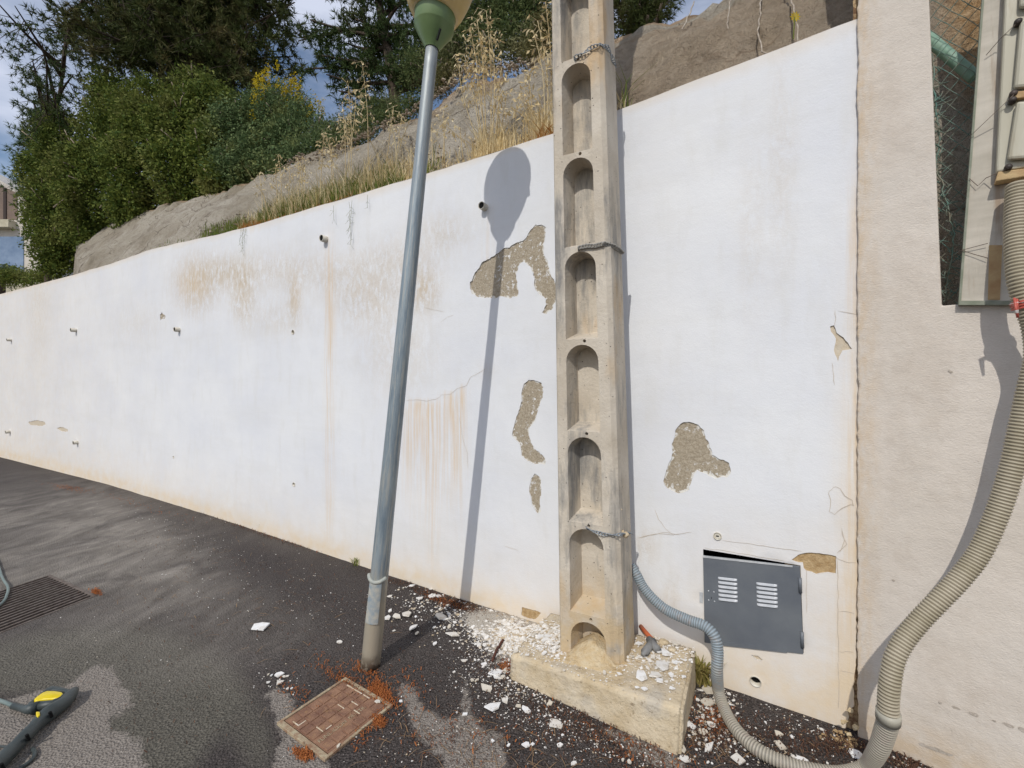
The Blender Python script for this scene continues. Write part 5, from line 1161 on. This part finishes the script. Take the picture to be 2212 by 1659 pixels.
needles('plant_litter', 'brown dry plant litter scattered over the asphalt', [
    (745, 1470, 80, 30, 25, 160), (530, 1140, 120, 8, 19, 500), (620, 1170, 60, 6, 19, 200), (870, 1262, 100, 8, 18, 400), (960, 1300, 60, 12, 18, 600), (1010, 1312, 40, 12, 18, 500), (1060, 1460, 80, 50, 20, 200), (960, 1600, 200, 90, 10, 350), (1200, 1560, 200, 60, 22, 500), (1350, 1610, 200, 60, 22, 600), (1540, 1580, 90, 60, 20, 700), (1700, 1600, 160, 50, 15, 500), (1820, 1615, 90, 30, 10, 400), (1960, 1650, 60, 20, 15, 300), (1240, 1520, 160, 12, 22, 500),
    (500, 1330, 300, 130, 15, 260), (420, 1200, 250, 60, 17, 300), (700, 1290, 200, 70, 20, 300), (350, 1500, 200, 150, 0, 120)], leafmat('brown_litter', (.15, .075, .045), (.055, .032, .024), trans=.05), .006, .022, .0014)
needles('dry_twigs', 'long dry pine needles and stalks lying on the asphalt', [(560, 1310, 300, 120, 10, 90), (1000, 1600, 350, 80, 10, 120), (1500, 1600, 250, 60, 10, 120), (1100, 1330, 120, 30, 15, 160), (450, 1180, 200, 50, 10, 40)], leafmat('pale_needles', (.34, .22, .12), (.20, .13, .08), trans=.1), .04, .10, .0011)

# ================================================================ VEGETATION
def rand_unit(n): v = rng.normal(size=(n, 3)); return v/np.linalg.norm(v, axis=1)[:, None]
def leaves(centers, n_per, spread, size, aspect=.5, flat=0.0, droop=0.0):
    c_ = np.repeat(np.asarray(centers), n_per, axis=0); N = len(c_); c_ = c_+rng.normal(0, 1, (N, 3))*spread
    d = rand_unit(N); d[:, 2] = d[:, 2]*(1-flat)-droop; d /= np.linalg.norm(d, axis=1)[:, None]
    s = np.cross(d, rand_unit(N)); s /= np.linalg.norm(s, axis=1)[:, None]
    l = size*rng.uniform(.6, 1.35, N)[:, None]; w = l*aspect*.5
    v = np.empty((N, 4, 3)); v[:, 0] = c_; v[:, 1] = c_+d*l*.5+s*w; v[:, 2] = c_+d*l; v[:, 3] = c_+d*l*.5-s*w
    return v.reshape(-1, 3), np.arange(N*4).reshape(-1, 4)
def needle_tufts(c_, dirs, n_per, size, width, spreadang=.75):
    c_ = np.repeat(np.asarray(c_), n_per, axis=0); d = np.repeat(np.asarray(dirs), n_per, axis=0); N = len(c_)
    d = d+rng.normal(0, spreadang, (N, 3)); d /= np.linalg.norm(d, axis=1)[:, None]
    s = np.cross(d, rand_unit(N)); s /= np.linalg.norm(s, axis=1)[:, None]; l = size*rng.uniform(.6, 1.2, N)[:, None]
    v = np.empty((N, 3, 3)); v[:, 0] = c_+s*width*.5; v[:, 1] = c_-s*width*.5; v[:, 2] = c_+d*l
    return v.reshape(-1, 3), np.arange(N*3).reshape(-1, 3)
def pine(label, trunk, r0, r1, ends, m, nsub=12, ntuft=9, size=.12, width=.011, per=13, droop=.25, sublen=.8, group='pine trees above the slope'):
    t = empty('pine_tree', trunk[0], label, 'tree', group); mb = MB(); tr = spline(trunk, .25); n = len(tr); cum = np.linspace(0, 1, n)
    mb.tube(tr, [r0+(r1-r0)*q for q in cum], 12); TC, TD = [], []
    tz = np.array([p.z for p in tr])
    for E in ends:
        E = Vector(E); i = int(np.argmin(np.abs(tz-(E.z-.4*rng.random())))); a = tr[min(i, n-1)]
        mid = a.lerp(E, .5)+Vector((0, 0, .25*rng.uniform(-.5, 1))); lim = spline([a, mid, E], .12); m_ = len(lim)
        mb.tube(lim, [max(.006, .045*(1-q/m_)+.008) for q in range(m_)], 6); out = (E-a).normalized()
        for j in range(nsub):
            b = lim[int(m_*rng.uniform(.25, 1))-1] if m_ > 2 else E; d = Vector(rng.normal(0, 1, 3)); d = (d.normalized()*.9+out*.6+Vector((0, 0, -droop))).normalized()
            ln = sublen*rng.uniform(.4, 1.1); e = b+d*ln; e.z -= droop*ln*.4; mb.tube([b, b.lerp(e, .5)+Vector((0, 0, .04)), e], [.008, .006, .003], 4, False)
            for q in range(ntuft):
                f = rng.uniform(.25, 1.05); p = b.lerp(e, f)+Vector(rng.normal(0, .06, 3)); TC.append(tuple(p)); TD.append(tuple(d*.8+Vector((0, 0, .25))))
    v, f = needle_tufts(TC, TD, per, size, width); mb.build('trunk', M_BARK, t, True); np_mesh('crown', v, f, m, t); return t
# big pine on the left
def px_pts(spec): return [tuple(P(x, y, z)) for x, y, z in spec]
rp = np.random.default_rng(3); ends = []
for _ in range(150):
    x = rp.uniform(95, 660); ymax = np.interp(x, [-60, 60, 150, 300, 450, 600, 660], [150, 150, 140, 160, 175, 165, 130]); y = rp.uniform(-330, ymax); ends.append(P(x, y, rp.uniform(9.6, 13.2)))
pine('huge dark pine with a leaning trunk filling the upper left of the sky', [Vector((-6.4, 11.6, 5.2)), P(485, 215, 11.6), P(440, 90, 11.6), P(405, -10, 11.7), P(370, -200, 11.8)], .36, .16, ends, M_PINE1, 16, 10, .17, .028, 11, .35, 1.1)
# drooping thin branches at its left edge
ends = [P(x, y, z) for x, y, z in [(70, 130, 9.6), (75, 170, 9.6), (95, 220, 9.6), (90, 90, 9.7), (120, 200, 9.8), (140, 230, 9.9), (160, 160, 10), (30, 10, 9.5), (-20, -10, 9.5), (100, 140, 9.6), (150, 60, 10)]]
mid = [P(x, y, z) for x, y, z in [(660, 40, 9), (690, 120, 9), (700, 160, 9.2), (722, 195, 9.1), (740, 90, 9.3), (760, 40, 9), (790, 150, 9.2), (800, 90, 9.6), (870, 60, 9.2), (890, 160, 9), (910, 110, 8.9), (940, 150, 9), (970, 120, 9), (960, 60, 9.5), (780, -40, 9), (850, -80, 9.5), (930, -10, 9.2), (990, 30, 9), (700, -20, 9.4), (640, 90, 9.6), (650, 150, 9.5), (880, 0, 9), (820, -120, 9.5), (720, -100, 9), (920, -100, 9), (985, 90, 8.8), (1010, 130, 8.8)]]
pine('slender dark pine with an open crown between the huge left pine and the lamp post', [P(862, 330, 9.2), P(850, 200, 9.2), P(838, 110, 9.2), P(818, 0, 9.3), P(800, -160, 9.4)], .12, .07, mid, M_PINE2, 14, 9, .13, .020, 12, .2, .6)
pine('thin branched pale pine with drooping twigs at the far left edge', [Vector((-12.5, 13, 4.2)), P(110, 330, 12.2), P(130, 200, 11.6), P(150, 60, 11), P(220, -60, 10.5)], .06, .03, ends, M_PINE2, 10, 8, .12, .018, 11, .75, .9)
ends = [P(x, y, z) for x, y, z in [(70, 215, 13), (100, 250, 13), (60, 290, 13), (40, 290, 13.5), (50, 340, 13.5), (30, 400, 14), (80, 330, 13), (60, 400, 13.5), (90, 380, 13), (110, 300, 13), (150, 260, 13), (120, 230, 13)]]
pine('small bright green young pine behind the left edge of the big shrub', [Vector((-14.5, 13.5, 3.8)), P(90, 430, 13.2), P(90, 320, 13.2), P(95, 220, 13.2)], .09, .03, ends, leafmat('young_pine', (.07, .12, .045), (.13, .18, .075), trans=.25), 10, 8, .15, .02, 13, .15, .55)
ends = [P(x, y, z) for x, y, z in [(1380, 10, 5.6), (1410, -20, 5.7), (1440, -40, 5.6), (1350, 30, 5.9), (1340, -20, 5.8), (1370, -60, 6), (1460, -80, 5.8), (1330, 60, 6.0), (1345, 50, 5.9), (1400, 25, 5.6), (1300, 20, 6), (1430, 5, 5.5), (1470, -20, 5.5)]]
pine('dark fir-like bush on the crest right behind the concrete pole', [P(1390, 120, 6), P(1390, 20, 6), P(1390, -120, 6)], .08, .04, ends, M_PINE1, 12, 10, .09, .010, 14, .3, .4)

def shrub(name, label, blobs, m, leaf, aspect, ncl, n_per, spread, group='shrubs along the crest', branches=60, flat=0, tops=None):
    """blobs: (x px, y px, r px, Z)"""
    cs = []; root = P(*[np.mean([b[i] for b in blobs]) for i in (0,)], max(b[1] for b in blobs), np.mean([b[3] for b in blobs]))
    t = empty(name, root, label, 'shrub', group); tot = sum(b[2]**2 for b in blobs); mb = MB()
    for (x, y, r_, Z) in blobs:
        c0 = np.array(P(x, y, Z)); rr_ = r_/FPX*Z; k_ = int(ncl*r_**2/tot); u = rand_unit(k_); u[:, 1] = np.where(rng.random(k_) < .75, -np.abs(u[:, 1]), u[:, 1])
        rad = rr_*np.where(rng.random(k_) < .22, rng.uniform(.1, .7, k_), rng.uniform(.7, 1.1, k_))[:, None]; q = c0+u*rad*np.array((1, .8, 1)); cs.append(q)
        for _ in range(max(2, int(branches*r_**2/tot))):
            a = Vector(c0)+Vector(rng.normal(0, .25*rr_, 3))+Vector((0, 0, -.3*rr_)); b = Vector(q[rng.integers(0, len(q))]); mb.tube(wob([a, b, b+(b-a)*.22], .25, .04), .012, 4)
    cs = np.concatenate(cs); v, f = leaves(cs, n_per, spread, leaf, aspect, flat)
    mb.build('branches', M_BRANCH, t, True); np_mesh('foliage', v, f, m, t); return t, cs
shrub('lentisk_shrub', 'very large dark green leafy shrub spilling over the crest at the left', [(120, 520, 50, 11), (140, 440, 62, 11), (112, 380, 48, 11.2), (170, 330, 75, 10.8), (100, 470, 38, 11.5), (220, 400, 85, 10.2), (260, 280, 70, 10.2), (330, 350, 85, 9.6), (330, 250, 65, 9.8), (410, 280, 70, 9.2), (300, 450, 60, 9.6), (400, 370, 65, 9.0), (460, 240, 55, 9.2), (200, 480, 55, 10.4), (150, 540, 45, 11), (430, 210, 45, 9.4), (250, 210, 45, 10.4), (130, 580, 30, 11.3), (480, 330, 60, 8.6), (480, 390, 35, 8.2), (165, 550, 30, 12), (195, 515, 28, 11.8), (235, 485, 28, 11.2), (280, 465, 28, 10.6), (330, 445, 28, 9.9), (380, 430, 28, 9.4), (430, 420, 26, 8.9), (480, 405, 26, 8.4)],
      M_LENT, .072, .5, 2300, 60, .088, branches=190)
shrub('lentisk_shrub', 'smaller blue green rounded shrub between the big shrub and the yellow flowers', [(520, 290, 55, 8.4), (560, 340, 45, 7.9), (520, 360, 40, 8.0), (560, 280, 50, 8.4), (610, 310, 40, 7.9), (530, 380, 26, 7.9), (570, 368, 26, 7.6), (610, 355, 24, 7.3)], M_BROOM, .055, .5, 620, 44, .10)
t, cs = shrub('flowering_broom', 'upright green broom bush with yellow flower spikes at its top', [(600, 260, 50, 8.3), (640, 290, 42, 8.0), (570, 240, 38, 8.5), (655, 260, 34, 8.2), (620, 220, 36, 8.6), (690, 285, 24, 7.9), (650, 330, 24, 7.1), (680, 322, 22, 7.0), (700, 312, 20, 6.9)], M_BROOM, .06, .25, 620, 40, .09)
ups = []; 
for _ in range(48):
    x, y = rng.uniform(525, 700), 0; sx_ = rng.normal(0, .12); y = np.interp(x, [530, 560, 600, 640, 690], [215, 185, 180, 205, 250])+abs(rng.normal(0, 30)); base_ = P(x, y, rng.uniform(7.9, 8.5))
    for q in range(18): ups.append(tuple(base_+Vector((rng.normal(0, .015), rng.normal(0, .015), rng.uniform(-.05, .42)))))
v, f = leaves(ups, 3, .012, .028, .7); np_mesh('flowers', v, f, M_YELL, t)
shrub('crest_shrub', 'low grey green shrub on the crest left of the lamp post', [(730, 295, 26, 7.2), (760, 280, 26, 7.0), (790, 262, 26, 6.8), (820, 245, 24, 6.6), (850, 240, 22, 6.6), (710, 300, 22, 7.4), (735, 312, 18, 6.5), (770, 300, 18, 6.4), (800, 284, 18, 6.2), (835, 265, 18, 6.1), (870, 250, 18, 6.0), (900, 232, 18, 6.0)], M_EUC, .05, .25, 520, 34, .07)
shrub('crest_shrub', 'tall grey green leafy bush behind the lamp head and the dry oats', [(1020, 60, 45, 6.6), (1060, 20, 55, 6.6), (1110, 60, 55, 6.4), (1150, 20, 50, 6.3), (1130, 110, 40, 6.2), (1060, 110, 40, 6.3), (1170, 90, 32, 6.0), (1000, 110, 40, 6.5), (960, 130, 35, 6.6), (1090, -50, 60, 6.5), (1170, -60, 50, 6.4), (970, 60, 40, 7), (900, 150, 30, 7)], M_EUC, .055, .32, 1200, 34, .10, branches=110)
shrub('crest_shrub', 'olive brown scrub just left of the top of the concrete pole', [(1165, 100, 26, 5.4), (1180, 60, 26, 5.4), (1150, 125, 18, 5.3), (950, 190, 22, 5.8), (965, 165, 20, 5.8)], leafmat('olive_scrub', (.10, .10, .035), (.17, .15, .06), trans=.2), .045, .2, 330, 24, .05)

# palm + garden plants at the far left
t = empty('palm_tree', P(20, 640, 22), 'small palm with feathery fronds in front of the house at the far left', 'palm'); TV, TF = [], []; b = 0; mb = MB()
for i in range(26):
    az = rng.uniform(0, 2*PI); el = rng.uniform(.1, 1.1); c0 = P(5, 590, 22); ln = 1.5
    pts = [c0+Vector((math.cos(az)*math.cos(el)*ln*u, math.sin(az)*math.cos(el)*ln*u, math.sin(el)*ln*u-1.1*u*u)) for u in np.linspace(0, 1, 14)]; mb.tube(pts, .012, 4)
    for j in range(1, 14):
        T = (pts[j]-pts[j-1]).normalized(); N = T.cross(Vector((0, 0, 1))).normalized()
        for sg in (-1, 1):
            for k_ in range(2):
                p = pts[j-1].lerp(pts[j], k_/2); e = p+N*sg*.38*math.sin(PI*min(.95, j/14+.1))+T*.18+Vector((0, 0, -.12)); TV += [tuple(p), tuple(p+T*.03), tuple(e)]; TF.append((b, b+1, b+2)); b += 3
mb.tube([P(5, 640, 22), P(5, 592, 22)], .12, 8); mb.build('trunk', M_BARK, t, True); np_mesh('fronds', TV, TF, M_PALM, t)
shrub('garden_shrub', 'dark low garden shrub below the palm at the far left', [(20, 600, 18, 19), (45, 598, 16, 19), (70, 602, 14, 18), (95, 600, 14, 17)], M_LENT, .12, .3, 200, 20, .12, branches=20)

# ---- grass on top of the wall (stuff)
def blades(spots, hmin, hmax, lean=.35, w=.004, wallback=(.05, .4)):
    V_, F_ = [], []; b = 0
    for (x0, x1, n, hm) in spots:
        for _ in range(n):
            x = rng.uniform(x0, x1)
            if rng.random() < .65: xc = x0+(x1-x0)*((int((x-x0)/26)+.5)*26/(x1-x0)); x = xc+rng.normal(0, 5)+6*math.sin(xc)
            D = rng.uniform(*wallback); s, _ = hit(x, 400, D); base_ = along(s, D, (wtop(s) if D < .22 else slope_h(s, D))-.01)
            hh = rng.uniform(hmin, hmax)*hm; a = rng.random()*6.28; ld = Vector((math.cos(a), math.sin(a)*.7-.25, 0))*lean*hh*rng.uniform(.2, 1.6); sd_ = Vector((-math.sin(a), math.cos(a), 0))*w*rng.uniform(.6, 1.3)
            p1 = base_+ld*.25+Vector((0, 0, hh*.55)); p2 = base_+ld+Vector((0, 0, hh*(1-.25*rng.random())))
            V_ += [tuple(base_-sd_), tuple(base_+sd_), tuple(p1+sd_*.8), tuple(p1-sd_*.8), tuple(p2)]; F_ += [(b, b+1, b+2, b+3), (b+3, b+2, b+4)]; b += 5
    return V_, F_
def stuffgrass(name, label, spots, m, h0, h1, lean=.35, w=.004, wb=(.05, .4)):
    v, f = blades(spots, h0, h1, lean, w, wb); me = bpy.data.meshes.new(name); me.from_pydata(v, [], f); me.update(); tag(link(name, me, m), label, 'grass', None, 'stuff')
stuffgrass('dry_grass', 'straw coloured dry grass growing behind the top edge of the white wall', [(510, 900, 1400, .9), (590, 700, 500, 1.6), (700, 880, 600, 1.2), (880, 1190, 450, .7), (1020, 1100, 500, 1.1), (1150, 1195, 260, 1.3), (1335, 1350, 40, .8), (560, 900, 260, 2.2), (1020, 1195, 160, 1.8)], M_DRY, .07, .24, .6)
stuffgrass('green_grass', 'green grass tufts growing behind the top edge of the white wall', [(430, 530, 800, .8), (500, 600, 900, .9), (780, 870, 1300, .8), (600, 780, 1100, 1.5), (330, 460, 160, .5), (900, 940, 90, 1.2), (560, 700, 900, 1.4), (700, 860, 900, 1.2), (1338, 1346, 16, 2.2)], M_GRASS, .05, .2, .5)
stuffgrass('rusty_grass', 'orange withered grass hanging over the white wall edge', [(520, 560, 420, .8), (540, 600, 400, .5), (600, 760, 300, .5), (1150, 1195, 200, .8)], M_ORG, .05, .16, .9, .004, (.02, .2))
# hanging bits over the edge
mb = MB()
for (x, y0, y1) in [(528, 490, 545), (524, 492, 530), (533, 488, 520), (763, 440, 530), (760, 445, 500), (727, 450, 475), (800, 430, 452)]:
    a = along(*[hit(x, y0)[0], -.02, hit(x, y0)[1]]); b = along(hit(x, y1)[0], -.03, hit(x, y1)[1]); pts = wob([a+Vector((0, 0, .02)), b], .05, .012); mb.tube(pts, .0012, 4)
    for p in pts[1::1]:
        for _ in range(2): e = p+Vector((rng.uniform(-.045, .045), -.006, rng.uniform(-.07, .01))); mb.tube([p, e], .0009, 3)
tag(mb.build('hanging_weed', M_GRASS, None), 'thin withered weeds hanging down over the face of the white wall', 'weed')
# ---- tall wild oats: each clump a plant
def oats(label, stems, m=None):
    """stems: (x0,y0,x1,y1,D, curve) base px -> tip px"""
    b0 = stems[0]; s, h = hit(b0[0], b0[1], b0[4]); t = empty('wild_oats', along(s, b0[4], h), label, 'grass plant', 'clumps of tall dry wild oats'); mb = MB(); LC = []
    for (x0, y0, x1, y1, D, cv) in stems:
        s0, h0 = hit(x0, y0, D); p0 = along(s0, D, h0); q0_ = P(x1, y1, p0.y-.05); mid_ = p0.lerp(q0_, .55)+Vector((cv, 0, .03)); pts = spline([p0, mid_, q0_], .06)
        n = len(pts); mb.tube(pts, [.0042*(1-.6*i/n) for i in range(n)], 5)
        T = (pts[-1]-pts[-2]).normalized()
        for i in range(int(n*.6), n):
            for _ in range(4):
                p = pts[i]; e = p+Vector((rng.uniform(-.07, .07), rng.uniform(-.03, .03), rng.uniform(-.05, .04))); mb.tube([p, e], .0009, 3, False); LC.append(tuple(e))
    mb.build('stems', M_DRY, t, True)
    if LC: v, f = leaves(LC, 2, .004, .042, .30, 0, .8); np_mesh('spikelets', v, f, M_DRY, t)
oats('tall clump of straw coloured wild oats on the wall top above the lamp shadow', [(1045, 328, 1000, 110, .15, .02), (1048, 328, 1015, 60, .15, .02), (1050, 326, 1030, 40, .16, .02), (1055, 326, 1028, 120, .15, -.02), (1060, 326, 1050, 20, .17, .02), (1062, 325, 1058, 60, .15, .03), (1044, 330, 1010, 150, .14, 0), (1066, 324, 1075, 160, .16, .02), (1040, 330, 990, 130, .15, -.04), (1070, 322, 1095, 190, .2, .02), (1052, 326, 1040, 90, .18, 0), (1056, 326, 1085, 140, .16, 0)])
oats('leaning dry oat stalks crossing each other just left of the concrete pole', [(1165, 300, 1120, 210, .2, .02), (1178, 298, 1150, 60, .16, .03), (1184, 296, 1160, 40, .18, .03), (1190, 293, 1178, 0, .2, .02), (1170, 300, 1100, 230, .2, 0), (1130, 312, 1190, 215, .2, 0), (1180, 298, 1112, 190, .25, 0), (1155, 305, 1140, 150, .2, 0), (1140, 310, 1135, 180, .22, .02), (1192, 292, 1165, 130, .2, .02), (1120, 314, 1180, 260, .2, 0)])
oats('pale thin wild oats behind the wall left of the lamp post', [(745, 430, 738, 215, .2, .02), (758, 425, 752, 180, .25, .02), (725, 436, 700, 275, .15, .02), (795, 412, 780, 120, .25, .03), (740, 430, 770, 200, .3, .02), (760, 425, 745, 250, .2, 0), (830, 402, 850, 230, .3, 0), (850, 396, 868, 250, .3, 0), (720, 438, 712, 300, .2, 0), (690, 448, 700, 280, .2, 0), (650, 458, 655, 340, .2, 0)])
oats('short seed heads of wild oats near the left end of the grass strip', [(610, 470, 600, 330, .2, .01), (620, 468, 625, 350, .2, .01), (640, 462, 650, 345, .25, .01), (660, 456, 640, 330, .2, 0), (600, 472, 595, 360, .2, 0), (570, 480, 560, 370, .25, 0)])
oats('green-tipped oat stalks rising right of the lamp post', [(925, 365, 910, 300, .2, 0), (960, 355, 958, 230, .25, 0), (955, 357, 965, 250, .2, 0), (935, 362, 930, 240, .2, 0), (1000, 345, 990, 260, .2, 0)])
# small weeds at the wall foot
def tuft(label, x, y, n, hh, m=M_GRASS):
    c0 = G(x, y); mb = MB()
    for _ in range(n):
        a = rng.random()*6.28; d = Vector((math.cos(a), math.sin(a), 0))*hh*rng.uniform(.2, .9); p = c0+Vector(rng.normal(0, hh*.12, 2).tolist()+[0]); w = Vector((-math.sin(a), math.cos(a), 0))*hh*.035
        mb.add([p-w, p+w, p+d*.4+w+Vector((0, 0, hh*.6)), p+d*.4-w+Vector((0, 0, hh*.6)), p+d+Vector((0, 0, hh*rng.uniform(.5, 1)))], [(0, 1, 2, 3), (3, 2, 4)])
    tag(mb.build('weed', m), label, 'weed', 'small weeds along the wall foot')
tuft('small green weed with needles round it at the wall foot left of the lamp post', 568, 1146, 26, .10); tuft('tiny grass tuft at the wall foot just left of the lamp post', 768, 1222, 14, .09)
tuft('tuft of grass between the right side of the block and the grey hose', 1513, 1478, 60, .16, leafmat('olive_grass', (.20, .19, .05), (.34, .27, .10), trans=.3)); tuft('tiny green sprout at the foot of the lamp post', 783, 1437, 8, .035)
tag(bpy.data.objects.new('yellow_flower', None)) if False else None
t = empty('yellow_flower', slope_at_px(1700, 110), 'single yellow daisy growing on the brown slope above the white wall', 'flower'); c0 = slope_at_px(1698, 70)+Vector((0, -.03, .0)); mb = MB(); mb.tube([slope_at_px(1704, 112), c0], .003, 4); mb.build('stem', M_GRASS, t)
mb = MB()
for i in range(10): a = 2*PI*i/10; mb.add([c0, c0+Vector((math.cos(a-.25)*.02, -.004, math.sin(a-.25)*.02)), c0+Vector((math.cos(a)*.032, -.004, math.sin(a)*.032)), c0+Vector((math.cos(a+.25)*.02, -.004, math.sin(a+.25)*.02))], [(0, 1, 2, 3)])
mb.build('petals', M_YELL, t)

# ================================================================ HOUSE at the far left
HZ = 30.; hs = empty('house', P(0, 660, HZ), 'cream house with a brown garage door and a blue window, far left behind the plants', 'house')
M_HW = simple('house_render', (.50, .46, .40), (.56, .52, .46), .9, 1); M_HB = simple('brown_door', (.20, .145, .11), (.16, .115, .09), .7, 2); M_HBL = simple('blue_glass', (.10, .16, .26), (.20, .27, .38), .2, 1, spec=.6); M_HST = simple('cream_stone', (.55, .50, .38), (.40, .36, .26), .9, 2)
def hq(mb, quad, z0, z1): mb.hexa([P(x, y, z1) for x, y in quad], [P(x, y, z0)-Vector((0, 0, 0)) for x, y in quad])
mb = MB(); hq(mb, [(-300, 720), (105, 720), (105, 520), (60, 420), (0, 392), (-300, 300)], HZ, HZ+5) if False else None
v = [(-300, 760), (110, 760), (110, 500), (60, 425), (0, 390), (-300, 250)]
fr = [P(x, y, HZ) for x, y in v]; bk_ = [p+Vector((0, 6, 0)) for p in fr]; mb.add(fr+bk_, [tuple(range(6)), tuple(range(6, 12))[::-1]]+[(i, (i+1) % 6, 6+(i+1) % 6, 6+i) for i in range(6)]); mb.build('wall', M_HW, hs)
def hbox(name, quad, off0, off1, m):
    mb = MB(); a = [P(x, y, HZ) for x, y in quad]; mb.hexa([p+Vector((0, off0, 0)) for p in a], [p-Vector((0, off1, 0)) for p in a]); return mb.build(name, m, hs)
hbox('garage_door', [(-60, 475), (38, 475), (38, 418), (-60, 372)], .1, .04, M_HB); hbox('door_frame', [(10, 475), (16, 475), (16, 408), (10, 405)], .1, .09, simple('dark_brown', (.05, .035, .03), None, .8))
hbox('balcony_edge', [(-100, 496), (36, 496), (36, 480), (-100, 480)], .1, .5, M_HST); hbox('window', [(-60, 592), (52, 592), (52, 512), (-60, 512)], .1, .04, M_HBL)
mb = MB(); a = [P(x, y, HZ-4) for x, y in [(-200, 660), (95, 660), (90, 600), (60, 588), (-200, 588)]]; mb.add(a+[p+Vector((0, 3, 0)) for p in a], [tuple(range(5)), tuple(range(5, 10))[::-1]]+[(i, (i+1) % 5, 5+(i+1) % 5, 5+i) for i in range(5)])
tag(mb.build('garden_wall', M_HST), 'low cream garden wall in front of the house at the far left', 'wall')
